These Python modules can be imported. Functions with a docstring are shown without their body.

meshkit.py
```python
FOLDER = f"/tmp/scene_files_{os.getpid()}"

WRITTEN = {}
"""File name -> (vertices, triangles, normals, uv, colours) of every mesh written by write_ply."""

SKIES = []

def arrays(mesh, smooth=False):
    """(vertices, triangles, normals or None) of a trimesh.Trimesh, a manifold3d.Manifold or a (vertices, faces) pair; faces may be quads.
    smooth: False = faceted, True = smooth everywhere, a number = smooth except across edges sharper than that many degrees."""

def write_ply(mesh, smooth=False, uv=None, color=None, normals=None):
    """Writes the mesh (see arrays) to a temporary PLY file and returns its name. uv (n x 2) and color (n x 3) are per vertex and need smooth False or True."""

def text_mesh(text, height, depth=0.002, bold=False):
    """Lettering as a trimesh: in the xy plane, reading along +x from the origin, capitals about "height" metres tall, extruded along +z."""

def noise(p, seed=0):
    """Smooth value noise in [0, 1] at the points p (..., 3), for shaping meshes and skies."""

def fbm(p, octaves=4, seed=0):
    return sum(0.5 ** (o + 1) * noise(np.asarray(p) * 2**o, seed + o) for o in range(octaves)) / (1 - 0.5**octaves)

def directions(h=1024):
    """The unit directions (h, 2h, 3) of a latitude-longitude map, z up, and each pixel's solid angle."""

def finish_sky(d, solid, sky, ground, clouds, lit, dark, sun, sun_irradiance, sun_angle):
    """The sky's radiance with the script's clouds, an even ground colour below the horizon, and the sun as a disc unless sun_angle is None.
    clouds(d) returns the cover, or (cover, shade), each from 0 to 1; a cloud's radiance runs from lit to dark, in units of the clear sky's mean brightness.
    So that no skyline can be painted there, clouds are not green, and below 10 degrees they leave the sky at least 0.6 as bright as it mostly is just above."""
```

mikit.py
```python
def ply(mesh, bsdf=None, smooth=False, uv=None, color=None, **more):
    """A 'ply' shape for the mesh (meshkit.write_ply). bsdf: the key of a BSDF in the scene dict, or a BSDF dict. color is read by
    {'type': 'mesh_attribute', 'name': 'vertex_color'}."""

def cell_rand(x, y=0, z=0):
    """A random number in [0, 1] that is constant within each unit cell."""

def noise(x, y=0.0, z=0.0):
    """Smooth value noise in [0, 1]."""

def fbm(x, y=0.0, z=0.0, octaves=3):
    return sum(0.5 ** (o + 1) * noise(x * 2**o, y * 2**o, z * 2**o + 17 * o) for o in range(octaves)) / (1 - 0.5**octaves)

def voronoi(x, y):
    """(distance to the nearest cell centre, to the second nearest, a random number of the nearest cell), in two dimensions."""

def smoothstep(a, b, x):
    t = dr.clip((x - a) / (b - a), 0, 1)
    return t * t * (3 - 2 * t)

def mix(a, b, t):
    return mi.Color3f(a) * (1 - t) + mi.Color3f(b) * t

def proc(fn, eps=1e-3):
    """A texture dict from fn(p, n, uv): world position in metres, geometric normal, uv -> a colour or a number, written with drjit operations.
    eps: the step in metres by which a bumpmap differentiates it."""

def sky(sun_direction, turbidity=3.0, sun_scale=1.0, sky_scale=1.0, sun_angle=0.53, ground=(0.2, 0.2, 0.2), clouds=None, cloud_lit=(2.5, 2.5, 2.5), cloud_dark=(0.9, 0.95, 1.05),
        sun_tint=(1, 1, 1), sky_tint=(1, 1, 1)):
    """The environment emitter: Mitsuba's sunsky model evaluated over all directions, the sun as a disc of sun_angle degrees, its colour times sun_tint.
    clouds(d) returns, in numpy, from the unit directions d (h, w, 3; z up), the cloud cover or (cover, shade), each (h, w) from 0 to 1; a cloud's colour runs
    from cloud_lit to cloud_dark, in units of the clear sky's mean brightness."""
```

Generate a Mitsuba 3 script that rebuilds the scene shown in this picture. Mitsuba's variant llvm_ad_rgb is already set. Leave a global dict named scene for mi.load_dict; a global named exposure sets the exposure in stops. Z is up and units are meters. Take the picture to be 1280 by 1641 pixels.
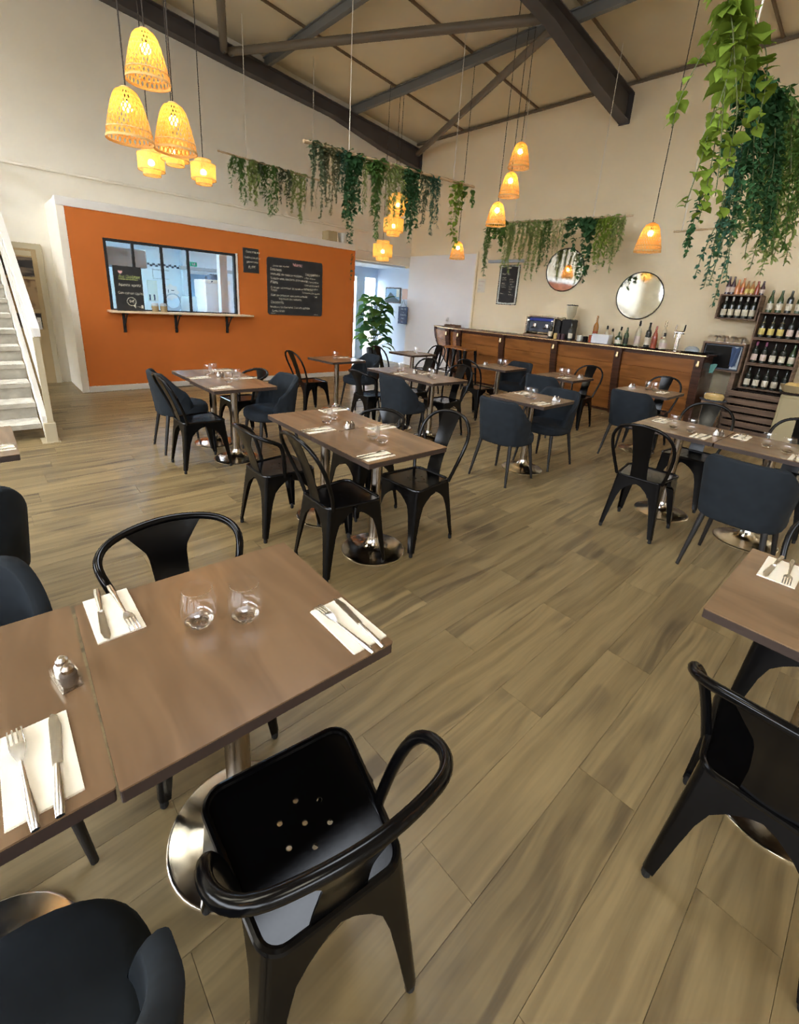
import math, random
import numpy as np, trimesh, shapely.geometry as sg
import mitsuba as mi, drjit as dr
import mikit, meshkit
from mikit import proc, noise, fbm, cell_rand, smoothstep, mix
from mitsuba import ScalarTransform4f as T4

# ------------------------------------------------------------------ camera
scene, labels = {}, {}
F_PX, CY = 724.684, 713.69
pitch, roll, yaw = 0.302388, 0.0653964, -0.8146486
EYE = np.array([0, 0, 1.565])
fw = np.array([math.sin(yaw) * math.cos(pitch), math.cos(yaw) * math.cos(pitch), -math.sin(pitch)])
_r0 = np.array([math.cos(yaw), -math.sin(yaw), 0]); _u0 = np.cross(_r0, fw)
upv = -math.sin(roll) * _r0 + math.cos(roll) * _u0
scene['camera'] = {'type': 'perspective', 'fov': 2 * math.degrees(math.atan(640 / F_PX)), 'fov_axis': 'x',
                   'principal_point_offset_y': (820.5 - CY) / 1641, 'near_clip': 0.05, 'far_clip': 200,
                   'to_world': T4().look_at(origin=EYE.tolist(), target=(EYE + fw).tolist(), up=upv.tolist())}
# ------------------------------------------------------------------ light
exposure = 0.62
SKY = 9.0          # overcast sky
BULB = 27.0        # pendant bulbs
scene['sky'] = mikit.sky((0.3, -0.4, 0.85), turbidity=4.0, sun_scale=0.0, sky_scale=1.0, clouds=lambda d: np.ones(d.shape[:2]),
                         cloud_lit=(0.93 * SKY * 9.13, 1.0 * SKY * 9.13, 1.10 * SKY * 9.13), cloud_dark=(1, 1, 1))
WARM = (1.0, 0.66, 0.30)

# ------------------------------------------------------------------ helpers
rng = np.random.default_rng(7)
def uniq(name):
    if name not in scene and name not in labels and not any(k.startswith(name + '__') for k in ()): 
        if name not in _used: _used.add(name); return name
    i = 1
    while f'{name}_{i:03d}' in _used: i += 1
    k = f'{name}_{i:03d}'; _used.add(k); return k
_used = set()
def tr(x=0, y=0, z=0, rz=0, s=None):
    t = T4().translate([x, y, z])
    if rz: t = t @ T4().rotate([0, 0, 1], rz)
    if s is not None: t = t @ T4().scale(s)
    return t
def ply(mesh, bsdf, smooth=False, **k): return mikit.ply(mesh, bsdf, smooth, **k)
def put(parts, name, T=None, label=None, cat=None, group=None, kind=None):
    """parts: list of (path, plydict[, label]). path '' = the thing itself."""
    key = uniq(name)
    for p in parts:
        k = key if p[0] == '' else key + '__' + p[0]
        d = dict(p[1])
        if T is not None: d['to_world'] = T @ d['to_world'] if 'to_world' in d else T
        scene[k] = d
        if len(p) > 2 and p[2]: labels[k] = {'label': p[2]}
    L = labels.setdefault(key, {})
    if label: L['label'] = label
    if cat: L['category'] = cat
    if group: L['group'] = group
    if kind: L['kind'] = kind
    return key
def child(key, part, plyd, T=None, label=None, kind=None):
    k = uniq(key + '__' + part); d = dict(plyd)
    if T is not None: d['to_world'] = T
    scene[k] = d
    if label or kind:
        labels[k] = {}
        if label: labels[k]['label'] = label
        if kind: labels[k]['kind'] = kind
    return k
def struct(name, mesh, bsdf, smooth=False, label=None):
    return put([('', ply(mesh, bsdf, smooth))], name, label=label, kind='structure')
def box(x0, x1, y0, y1, z0, z1, b=0.0):
    if b <= 0:
        m = trimesh.creation.box([x1 - x0, y1 - y0, z1 - z0])
    else:
        s = np.array([x1 - x0, y1 - y0, z1 - z0]) / 2; pts = []
        for sx in (-1, 1):
            for sy in (-1, 1):
                for sz in (-1, 1):
                    c = np.array([sx, sy, sz])
                    for a in range(3):
                        q = c * (s - b); q[a] = c[a] * s[a]; pts.append(q)
        m = trimesh.convex.convex_hull(np.array(pts))
    m.apply_translation([(x0 + x1) / 2, (y0 + y1) / 2, (z0 + z1) / 2]); return m
def cat(ms): return trimesh.util.concatenate(ms)
def moved(m, x=0, y=0, z=0, rz=0, rx=0, ry=0):
    m = m.copy()
    for a, ax in ((rx, [1, 0, 0]), (ry, [0, 1, 0]), (rz, [0, 0, 1])):
        if a: m.apply_transform(trimesh.transformations.rotation_matrix(math.radians(a), ax))
    m.apply_translation([x, y, z]); return m
def spline(pts, n, closed=False):
    from scipy.interpolate import CubicSpline
    p = np.asarray(pts, float)
    if closed: p = np.vstack([p, p[:1]])
    t = np.r_[0, np.cumsum(np.sqrt(np.linalg.norm(np.diff(p, axis=0), axis=1)))]
    cs = CubicSpline(t, p, bc_type='periodic' if closed else 'natural')
    return cs(np.linspace(0, t[-1], n + (1 if closed else 0)))[:n]
def tube(pts, r, n=8, closed=False, caps=True):
    p = np.asarray(pts, float); m = len(p); r = np.broadcast_to(r, (m,))
    if closed: t = np.roll(p, -1, 0) - np.roll(p, 1, 0)
    else: t = np.gradient(p, axis=0)
    t /= np.linalg.norm(t, axis=1, keepdims=True) + 1e-12
    a = np.zeros_like(p); v = np.array([0, 0, 1.0]) if abs(t[0, 2]) < .9 else np.array([1.0, 0, 0])
    for i in range(m):
        v = v - t[i] * (v @ t[i]); v /= np.linalg.norm(v) + 1e-12; a[i] = v
    b = np.cross(t, a); g = np.arange(n) * 2 * np.pi / n
    V = p[:, None] + r[:, None, None] * (np.cos(g)[None, :, None] * a[:, None] + np.sin(g)[None, :, None] * b[:, None])
    V = V.reshape(-1, 3); Fc = []
    for i in range(m if closed else m - 1):
        i2 = (i + 1) % m
        for j in range(n):
            j2 = (j + 1) % n
            Fc += [[i * n + j, i * n + j2, i2 * n + j2], [i * n + j, i2 * n + j2, i2 * n + j]]
    if caps and not closed:
        V = np.vstack([V, p[:1], p[-1:]]); c0, c1 = len(V) - 2, len(V) - 1
        for j in range(n):
            j2 = (j + 1) % n
            Fc += [[c0, j2, j], [c1, (m - 1) * n + j, (m - 1) * n + j2]]
    return trimesh.Trimesh(V, Fc, process=False)
def rod(a, b, r, n=8): return tube(np.array([a, b], float), r, n)
def lathe(prof, n=24, sx=1, sy=1):
    p = np.asarray(prof, float); m = len(p); g = np.arange(n) * 2 * np.pi / n
    V = np.stack([p[:, :1] * np.cos(g) * sx, p[:, :1] * np.sin(g) * sy, np.repeat(p[:, 1:], n, 1)], -1).reshape(-1, 3); Fc = []
    for i in range(m - 1):
        for j in range(n):
            j2 = (j + 1) % n; q = (i * n + j, i * n + j2, (i + 1) * n + j2, (i + 1) * n + j)
            if p[i, 0] > 1e-9: Fc.append([q[0], q[1], q[2]])
            if p[i + 1, 0] > 1e-9: Fc.append([q[0], q[2], q[3]])
    ms = trimesh.Trimesh(V, Fc, process=False); ms.merge_vertices(); return ms
def grid(P, thick=0.0, closed_u=False):
    """sheet from a (nu, nv, 3) array, thickened along its normals."""
    P = np.asarray(P, float); nu, nv = P.shape[:2]
    du = np.gradient(P, axis=0); dv = np.gradient(P, axis=1); N = np.cross(du, dv)
    N /= np.linalg.norm(N, axis=2, keepdims=True) + 1e-12
    A = (P + N * thick / 2).reshape(-1, 3); B = (P - N * thick / 2).reshape(-1, 3); k = nu * nv
    V = np.vstack([A, B]); Fc = []
    id_ = lambda i, j: i * nv + j
    for i in range(nu - 1):
        for j in range(nv - 1):
            a, b, c, d = id_(i, j), id_(i + 1, j), id_(i + 1, j + 1), id_(i, j + 1)
            Fc += [[a, b, c], [a, c, d], [k + a, k + c, k + b], [k + a, k + d, k + c]]
    rim = [id_(i, 0) for i in range(nu)] + [id_(nu - 1, j) for j in range(1, nv)] + [id_(i, nv - 1) for i in range(nu - 2, -1, -1)] + [id_(0, j) for j in range(nv - 2, 0, -1)]
    for i in range(len(rim)):
        a, b = rim[i], rim[(i + 1) % len(rim)]
        Fc += [[a, k + a, k + b], [a, k + b, b]]
    return trimesh.Trimesh(V, Fc, process=False)
def rrect(w, h, r, n=6):
    return sg.box(-w / 2 + r, -h / 2 + r, w / 2 - r, h / 2 - r).buffer(r, quad_segs=n)
def ext(poly, h, z=0):
    m = cat([trimesh.creation.extrude_polygon(q, h, engine='earcut') for q in getattr(poly, 'geoms', [poly])]); m.apply_translation([0, 0, z]); return m
def on_plane_x(m, x, y, z):   # xy drawing -> plane facing +x (reads along +y ... seen from +x)
    R = np.array([[0, 0, 1, x], [1, 0, 0, y], [0, 1, 0, z], [0, 0, 0, 1.0]]); m = m.copy(); m.apply_transform(R); return m
def on_plane_y(m, x, y, z):   # plane facing -y
    R = np.array([[1, 0, 0, x], [0, 0, -1, y], [0, 1, 0, z], [0, 0, 0, 1.0]]); m = m.copy(); m.apply_transform(R); return m
def text(s, h, bold=False): return meshkit.text_mesh(s, h, 0.0015, bold)

# ------------------------------------------------------------------ materials
def B(name, d): scene[name] = {'type': 'twosided', 'bsdf': d} if d['type'] in ('principled', 'roughplastic', 'diffuse', 'roughconductor', 'blendbsdf', 'bumpmap') else d
def pr(col, rough=.5, spec=.4, **k):
    c = {'type': 'rgb', 'value': list(col)} if not isinstance(col, dict) else col
    return {'type': 'principled', 'base_color': c, 'roughness': rough, 'specular': spec, **k}
def paint(col, amt=.05, sc=1.6):
    return proc(lambda p, n, uv: mi.Color3f(*col) * (1 - amt + 2 * amt * fbm(p.x * sc, p.y * sc, p.z * sc)))
B('white_wall', pr(paint((.81, .765, .66)), .75, .2))
B('warm_lit_wall', pr(paint((.87, .755, .535)), .75, .2))  # warm light put into the back wall colour
B('ceiling_cloth', pr(proc(lambda p, n, uv: mi.Color3f(.72, .63, .455) * (.88 + .24 * fbm(p.x * 1.1, p.y * 1.1))), .8, .2))
B('white_panel', pr((.80, .79, .78), .6, .3))
B('white_gloss', pr((.78, .77, .73), .35, .4))
B('orange_wall', pr(paint((.46, .122, .021), .06), .65, .25))
B('beam', pr(proc(lambda p, n, uv: mi.Color3f(.062, .056, .055) * (.7 + .6 * fbm(p.x * 3, p.y * 3, p.z * 3))), .55, .3))
B('purlin', pr((.14, .145, .14), .5, .4))
B('brace', pr((.13, .105, .075), .5, .35))
B('seam', pr((.16, .115, .07), .6, .2))
def plank_tone(p):
    row = dr.floor(p.x / .2); off = (row * .47 - dr.floor(row * .47)) * 1.3
    i = dr.floor((p.y - off) / 1.3); r = cell_rand(row, i, 3); r2 = cell_rand(row, i, 9)
    gx = p.x * 30 + r * 40; gy = p.y * 1.25 + r2 * 30
    warp = fbm(p.x * 4 + r * 7, p.y * 1.6, r * 9)
    grain = fbm(gx + warp * 3.5, gy, r2 * 7, octaves=4)
    fine = fbm(p.x * 150, p.y * 7, r * 5)
    dark = smoothstep(.56, .74, fbm(p.x * 6.5 + r * 13, p.y * 2.0 + r2 * 11, 3.0)) * smoothstep(.40, .62, grain)
    knot = smoothstep(.70, .82, noise(p.x * 7 + r * 3, p.y * 3.4, 5.0)) * .5
    base = mix((.232, .172, .084), (.165, .120, .057), smoothstep(.3, .72, grain))
    base = mix(base, (.082, .06, .036), dr.clip(dark * .5 + knot * .6, 0, 1))
    return base * (.88 + .22 * r) * (.9 + .2 * fine)
B('oak_floor', pr(proc(lambda p, n, uv: plank_tone(p)), proc(lambda p, n, uv: .34 + .14 * fbm(p.x * 9, p.y * 2)), .42))
B('floor_gap', pr((.10, .078, .052), .8, .1))
def woodtex(c0, c1, ax=0, sc=14.0):
    def f(p, n, uv):
        a, b = (p.x, p.y) if ax == 0 else ((p.y, p.x) if ax == 1 else (p.x + p.y, p.z * 4))
        w = fbm(a * 1.3, b * 5, p.z * 3)
        return mix(c0, c1, smoothstep(.25, .75, fbm(a * 1.6 + w * 2, b * sc + w * 4, p.z * sc, octaves=4)))
    return proc(f)
B('walnut_top', pr(woodtex((.120, .070, .036), (.175, .106, .056)), .22, .6))
B('dark_edge', pr((.035, .022, .017), .5, .4))
B('black_metal', {'type': 'roughplastic', 'diffuse_reflectance': {'type': 'rgb', 'value': [.0022, .0022, .0026]}, 'alpha': .045, 'int_ior': 1.31, 'nonlinear': False})
B('rubber', pr((.012, .012, .012), .7, .3))
B('chrome', {'type': 'roughconductor', 'material': 'none', 'alpha': .06, 'specular_reflectance': {'type': 'rgb', 'value': [.86, .82, .76]}})
B('bronze_pole', {'type': 'roughconductor', 'material': 'none', 'alpha': .10, 'specular_reflectance': {'type': 'rgb', 'value': [.42, .36, .30]}})
B('steel', {'type': 'roughconductor', 'material': 'none', 'alpha': .10, 'specular_reflectance': {'type': 'rgb', 'value': [.82, .80, .77]}})
B('velvet_blue', pr(proc(lambda p, n, uv: mi.Color3f(.0105, .0145, .0190) * (.75 + .5 * fbm(p.x * 22, p.y * 22, p.z * 22))), .85, .25, sheen=.35, sheen_tint=.5))
B('black_leg', pr((.012, .011, .011), .45, .4))
B('paper', pr((.71, .655, .545), .85, .2))
B('glass', {'type': 'dielectric', 'int_ior': 1.5})
B('added_skylight_pane', {'type': 'thindielectric', 'int_ior': 1.5, 'specular_transmittance': {'type': 'rgb', 'value': [1.0, .875, .64]}})  # panes of the added rooflights, tinted to warm the daylight
B('tumbler', {'type': 'thindielectric', 'int_ior': 1.6})
B('pane', {'type': 'thindielectric', 'int_ior': 1.5})
B('chalkboard', pr(proc(lambda p, n, uv: mi.Color3f(.022, .022, .022) * (.7 + .9 * fbm(p.x * 9, p.y * 9, p.z * 9))), .7, .25))
B('chalk', pr((.72, .70, .62), .9, .1))
B('chalk_green', pr((.45, .50, .20), .9, .1))
B('chalk_pink', pr((.75, .45, .45), .9, .1))
B('black_matte', pr((.012, .012, .013), .6, .3))
B('shelf_wood', pr(woodtex((.62, .47, .30), (.72, .58, .40), 1), .5, .3))
B('bar_wood', pr(woodtex((.15, .052, .012), (.235, .09, .022), 0, 10), .32, .45))
B('bar_rib', pr(woodtex((.03, .011, .006), (.055, .02, .009), 2, 10), .35, .45))
B('brass', {'type': 'roughconductor', 'material': 'Cr', 'alpha': .2, 'specular_reflectance': {'type': 'rgb', 'value': [.95, .74, .42]}})
B('crate_wood', pr(woodtex((.10, .065, .045), (.19, .125, .085), 2, 9), .7, .2))
B('crate_dark', pr((.02, .014, .011), .8, .15))
B('bamboo', {'type': 'principledthin', 'base_color': {'type': 'rgb', 'value': [.90, .50, .12]}, 'roughness': .6, 'diff_trans': 1.0, 'spec_trans': 0.0})
B('bamboo_pale', {'type': 'principledthin', 'base_color': {'type': 'rgb', 'value': [.90, .62, .20]}, 'roughness': .6, 'diff_trans': 1.1, 'spec_trans': 0.0})
B('bamboo_rim', pr((.62, .38, .14), .6, .3))
B('cord', pr((.035, .028, .022), .7, .2))
B('white_rope', pr((.75, .72, .65), .8, .2))
B('stick', pr((.50, .37, .22), .7, .2))
def leafmat(name, c, v=.35):
    B(name, {'type': 'principledthin', 'base_color': proc(lambda p, n, uv: mi.Color3f(*c) * (1 - v + 2 * v * fbm(p.x * 9, p.y * 9, p.z * 9))), 'roughness': .45, 'diff_trans': .6, 'spec_trans': 0.0})
leafmat('leaf_dark', (.045, .115, .045)); leafmat('leaf_teal', (.05, .12, .075)); leafmat('leaf_mid', (.085, .17, .04))
leafmat('leaf_light', (.26, .33, .10)); leafmat('leaf_lime', (.19, .28, .04), .5); leafmat('leaf_grey', (.085, .115, .06)); leafmat('leaf_brown', (.13, .13, .06))
B('stem', pr((.10, .12, .05), .7, .2))
B('bottle_dark', pr((.010, .014, .010), .12, .5, clearcoat=.5))
B('bottle_green', pr((.03, .06, .02), .12, .5, clearcoat=.5))
B('bottle_amber', pr((.30, .13, .02), .12, .5, clearcoat=.5))
B('bottle_red', pr((.28, .05, .02), .15, .5, clearcoat=.5))
B('bottle_orange', pr((.62, .24, .07), .15, .5, clearcoat=.5))
B('bottle_pale', pr((.62, .56, .40), .12, .5, clearcoat=.5))
B('bottle_purple', pr((.035, .012, .02), .12, .5, clearcoat=.5))
B('label_white', pr((.74, .70, .58), .7, .2))
B('label_yellow', pr((.68, .57, .20), .7, .2))
B('label_pink', pr((.72, .60, .54), .7, .2))
B('capsule_silver', pr((.45, .45, .43), .35, .5))
B('capsule_purple', pr((.20, .05, .11), .4, .5))
B('mirror', {'type': 'roughconductor', 'material': 'none', 'alpha': .004, 'specular_reflectance': {'type': 'rgb', 'value': [.86, .88, .88]}})
B('concrete', pr(proc(lambda p, n, uv: mi.Color3f(.33, .30, .24) * (.65 + .7 * fbm(p.x * 14, p.y * 14, p.z * 14, octaves=4))), .85, .2))
B('tread_top', pr(proc(lambda p, n, uv: mi.Color3f(.50, .48, .42) * (.6 + .8 * fbm(p.x * 22, p.y * 22, p.z * 10, octaves=4))), .8, .2))
B('door_tan', pr((.36, .26, .13), .5, .3)); B('door_frame', pr((.42, .36, .24), .55, .3))
B('kitchen_white', pr((.70, .80, .88), .5, .3))  # blue cast of the kitchen light put into the white
B('kitchen_grey', pr((.42, .48, .52), .4, .4))
B('fridge_white', pr((.80, .84, .90), .3, .4))
B('kitchen_dark', pr((.05, .06, .08), .4, .4))
B('beige_cabinet', pr((.36, .30, .17), .6, .3))
B('bread', pr((.60, .42, .16), .8, .2))
B('navy_sign', pr((.045, .075, .16), .6, .3)); B('sign_text', pr((.42, .50, .62), .8, .2))
B('plastic_pot', pr((.02, .024, .03), .5, .3)); B('basket', pr((.30, .23, .12), .8, .2)); B('white_pot', pr((.62, .62, .56), .5, .3))
B('pepper', pr((.07, .05, .035), .6, .3)); B('salt', pr((.75, .73, .68), .7, .2))
B('blue_print', pr((.20, .36, .52), .6, .3)); B('teal_dark', pr((.02, .05, .07), .6, .3)); B('pale_print', pr((.62, .66, .60), .7, .2))
B('skin_print', pr((.60, .45, .40), .8, .2)); B('photo_dark', pr(proc(lambda p, n, uv: mix((.02, .016, .014), (.17, .13, .09), smoothstep(.45, .75, fbm(p.y * 3, p.z * 14)))), .4, .3)); B('photo_brown', pr(proc(lambda p, n, uv: mix((.30, .20, .10), (.09, .045, .02), smoothstep(.4, .65, fbm(p.y * 7, p.z * 6)))), .4, .3))
B('teal_cloth', pr((.14, .34, .31), .8, .2)); B('blue_cloth', pr((.05, .08, .16), .8, .2))
B('exit_green', pr((.03, .42, .25), .5, .3))
B('espresso_blue', pr((.02, .04, .25), .3, .5))
B('blue_lit_wall', pr((.60, .72, .88), .7, .2))  # porch walls and frames, blue daylight put into the colour
# ------------------------------------------------------------------ the room
XL, YB, XR, YF = -9.15, 8.6, 5.85, -7.0
RIDGE = -0.2
def roof(y): return 5.27 + .1 * (YB - y) if y >= RIDGE else 5.27 + .1 * (YB - RIDGE) - .1 * (RIDGE - y)
gable = [(YF, 0), (1.3, 0), (1.3, 2.5), (6.02, 2.5), (6.02, 2.5), (8.62, 2.5), (8.62, roof(YB)), (RIDGE, roof(RIDGE)), (YF, roof(YF))]
def wall_x(poly, x0, x1):     # (y, z) outline extruded along x
    m = ext(sg.Polygon(poly), x1 - x0); R = np.array([[0, 0, 1, x0], [1, 0, 0, 0], [0, 1, 0, 0], [0, 0, 0, 1.0]]); m.apply_transform(R); return m
wl = struct('wall_left', wall_x(gable, XL - .2, XL), 'white_wall')
struct('wall_back', cat([box(-10.6, XR + .2, YB, YB + .2, -.05, 5.6)]), 'warm_lit_wall')
rightp = sg.Polygon([(YF, 0), (YB, 0), (YB, roof(YB)), (RIDGE, roof(RIDGE)), (YF, roof(YF))])
rightp = rightp.difference(sg.box(-6.4, 2.7, -.4, 4.6))
struct('wall_right', wall_x([], XR, XR + .2) if 0 else (lambda m: (m.apply_transform(np.array([[0, 0, 1, XR], [1, 0, 0, 0], [0, 1, 0, 0], [0, 0, 0, 1.0]])), m)[1])(ext(rightp, .2)), 'white_wall')
frontp = sg.Polygon([(XL - .2, 0), (XR + .2, 0), (XR + .2, 5.4), (XL - .2, 5.4)]).difference(sg.box(-8.4, 2.5, 5.2, 5.0))
def wall_y(poly, y0, th):
    m = ext(poly, th); m.apply_transform(np.array([[1, 0, 0, 0], [0, 0, 1, y0], [0, 1, 0, 0], [0, 0, 0, 1.0]])); m.invert(); return m
struct('wall_front', wall_y(frontp, YF - .2, .2), 'white_wall')
def window_unit(name, axis, a0, a1, z0, z1, c, n):
    fr, w = [], .05
    def bx(u0, u1, v0, v1): fr.append(box(u0, u1, c - .04, c + .04, v0, v1) if axis == 'y' else box(c - .04, c + .04, u0, u1, v0, v1))
    bx(a0, a1, z0, z0 + w); bx(a0, a1, z1 - w, z1)
    for i in range(n + 1):
        u = a0 + (a1 - a0 - w) * i / n; bx(u, u + w, z0, z1)
    k = struct(name, cat(fr), 'beam')
    for i in range(n):
        u0, u1 = a0 + (a1 - a0) * i / n, a0 + (a1 - a0) * (i + 1) / n
        g = np.array([[u0, c, z0], [u1, c, z0], [u1, c, z1], [u0, c, z1]]) if axis == 'y' else np.array([[c, u0, z0], [c, u1, z0], [c, u1, z1], [c, u0, z1]])
        child(k, 'pane', ply(trimesh.Trimesh(g, [[0, 1, 2], [0, 2, 3]], process=False), 'pane'))
    return k
window_unit('added_window_1', 'x', -6.4, -.4, 2.7, 4.6, XR + .1, 5)  # unseen high window, added to bring daylight to the left wall
window_unit('added_window_2', 'y', -8.4, 5.2, 2.5, 5.0, YF - .1, 9)  # unseen high window, added and sized to light the back wall

# floor: a base slab and single planks
fl_key = struct('floor', box(-12.2, XR + .2, YF - .2, YB, -.10, -.008), 'floor_gap')
unit = ply(box(0, 1, 0, 1, -1, 0), 'oak_floor')
PL, PW = 1.3, .2
cand, rest = [], []
for r in range(int(-12.2 / PW), int(XR / PW) + 2):
    off = (r * .47 - math.floor(r * .47)) * PL
    for i in range(-8, 8):
        x0, x1 = r * PW, (r + 1) * PW; y0, y1 = off + i * PL, off + (i + 1) * PL
        if x1 <= -12.2 or x0 >= XR or y1 <= YF or y0 >= YB: continue
        if x0 < -8.1 and y0 > 1.2 and y1 < 6.0: continue
        y0, y1 = max(y0, YF), min(y1, YB)
        c = np.array([(x0 + x1) / 2, (y0 + y1) / 2, 0]) - EYE
        d = c @ fw; u = c @ np.cross(fw, upv); v = c @ upv
        vis = d > .2 and abs(u / d) < .95 and abs(v / d) < 1.45
        (cand if vis else rest).append((np.linalg.norm(c), x0, x1, y0, y1))
cand.sort(); rest += cand[300:]; cand = cand[:300]
G = .0006
for _, x0, x1, y0, y1 in cand:
    child(fl_key, 'plank', unit, T4().translate([x0 + G, y0 + G, 0]).scale([x1 - x0 - 2 * G, y1 - y0 - 2 * G, .008]))
child(fl_key, 'outer_planks', ply(cat([box(a + G, b - G, c + G, d - G, -.008, 0) for _, a, b, c, d in rest]), 'oak_floor'), kind='stuff')

# ceiling: base with skylight openings, cloth panels between purlins
xs = [-9.57 + 1.85 * i for i in range(9)] + [XR + .2]; xs[0] = XL - .2
ys = [YB + .1] + [6.6 - 1.95 * i for i in range(8)]; ys[-1] = YF - .2
ysr = sorted(set(ys + [RIDGE]))
SKYL = [(3, 3), (1, 5), (3, 5), (6, 5)]  # nearest rooflight read from a reflection; the rest unseen, added for daylight
def slab(x0, x1, y0, y1, o0, o1):
    V = [[x, y, roof(y) + o] for o in (o0, o1) for x, y in ((x0, y0), (x1, y0), (x1, y1), (x0, y1))]
    return trimesh.convex.convex_hull(np.array(V))
base, panels, glz = [], [], []
for i in range(len(xs) - 1):
    for j in range(len(ys) - 1):
        y1, y0 = ys[j], ys[j + 1]
        segs = [(y0, RIDGE), (RIDGE, y1)] if y0 < RIDGE - .01 < y1 - .02 else [(y0, y1)]
        for a, b in segs:
            if (i, j) in SKYL: glz.append((xs[i], xs[i + 1], a, b)); continue
            base.append(slab(xs[i], xs[i + 1], a, b, .03, .09)); panels.append((xs[i], xs[i + 1], a, b))
ce = struct('ceiling', cat(base), 'ceiling_cloth')
for x0, x1, y0, y1 in panels:
    nx, ny = 7, 7; P = np.zeros((nx, ny, 3))
    for i, a in enumerate(np.linspace(x0 + .006, x1 - .006, nx)):
        for j, b in enumerate(np.linspace(y0 + .006, y1 - .006, ny)):
            sx, sy = i / (nx - 1), j / (ny - 1)
            P[i, j] = (a, b, roof(b) + .012 - .035 * math.sin(math.pi * sx) ** .7 * math.sin(math.pi * sy) ** .7)
    child(ce, 'panel', ply(grid(P, .012), 'ceiling_cloth', True))
for q in glz:
    x0, x1, y0, y1 = q
    k = struct('window_3', cat([slab(x0, x1, y0, y0 + .06, -.02, .12), slab(x0, x1, y1 - .06, y1, -.02, .12), slab(x0, x0 + .06, y0, y1, -.02, .12), slab(x1 - .06, x1, y0, y1, -.02, .12)]), 'white_gloss')
    g = np.array([[x0, y0, roof(y0) + .06], [x1, y0, roof(y0) + .06], [x1, y1, roof(y1) + .06], [x0, y1, roof(y1) + .06]])
    child(k, 'pane', ply(trimesh.Trimesh(g, [[0, 1, 2], [0, 2, 3]], process=False), 'pane' if abs(x0 + 4.02) < .1 and abs(y0 - .75) < .1 else 'added_skylight_pane'))
for x in xs[1:-1]:
    for a, b in ((YF, RIDGE), (RIDGE, YB)):
        child(ce, 'seam_strip', ply(slab(x - .014, x + .014, a, b, -.03, .02), 'seam'))
struct('trim_1', box(XL, XR, YB - .05, YB, 5.215, 5.255), 'brace')

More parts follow.
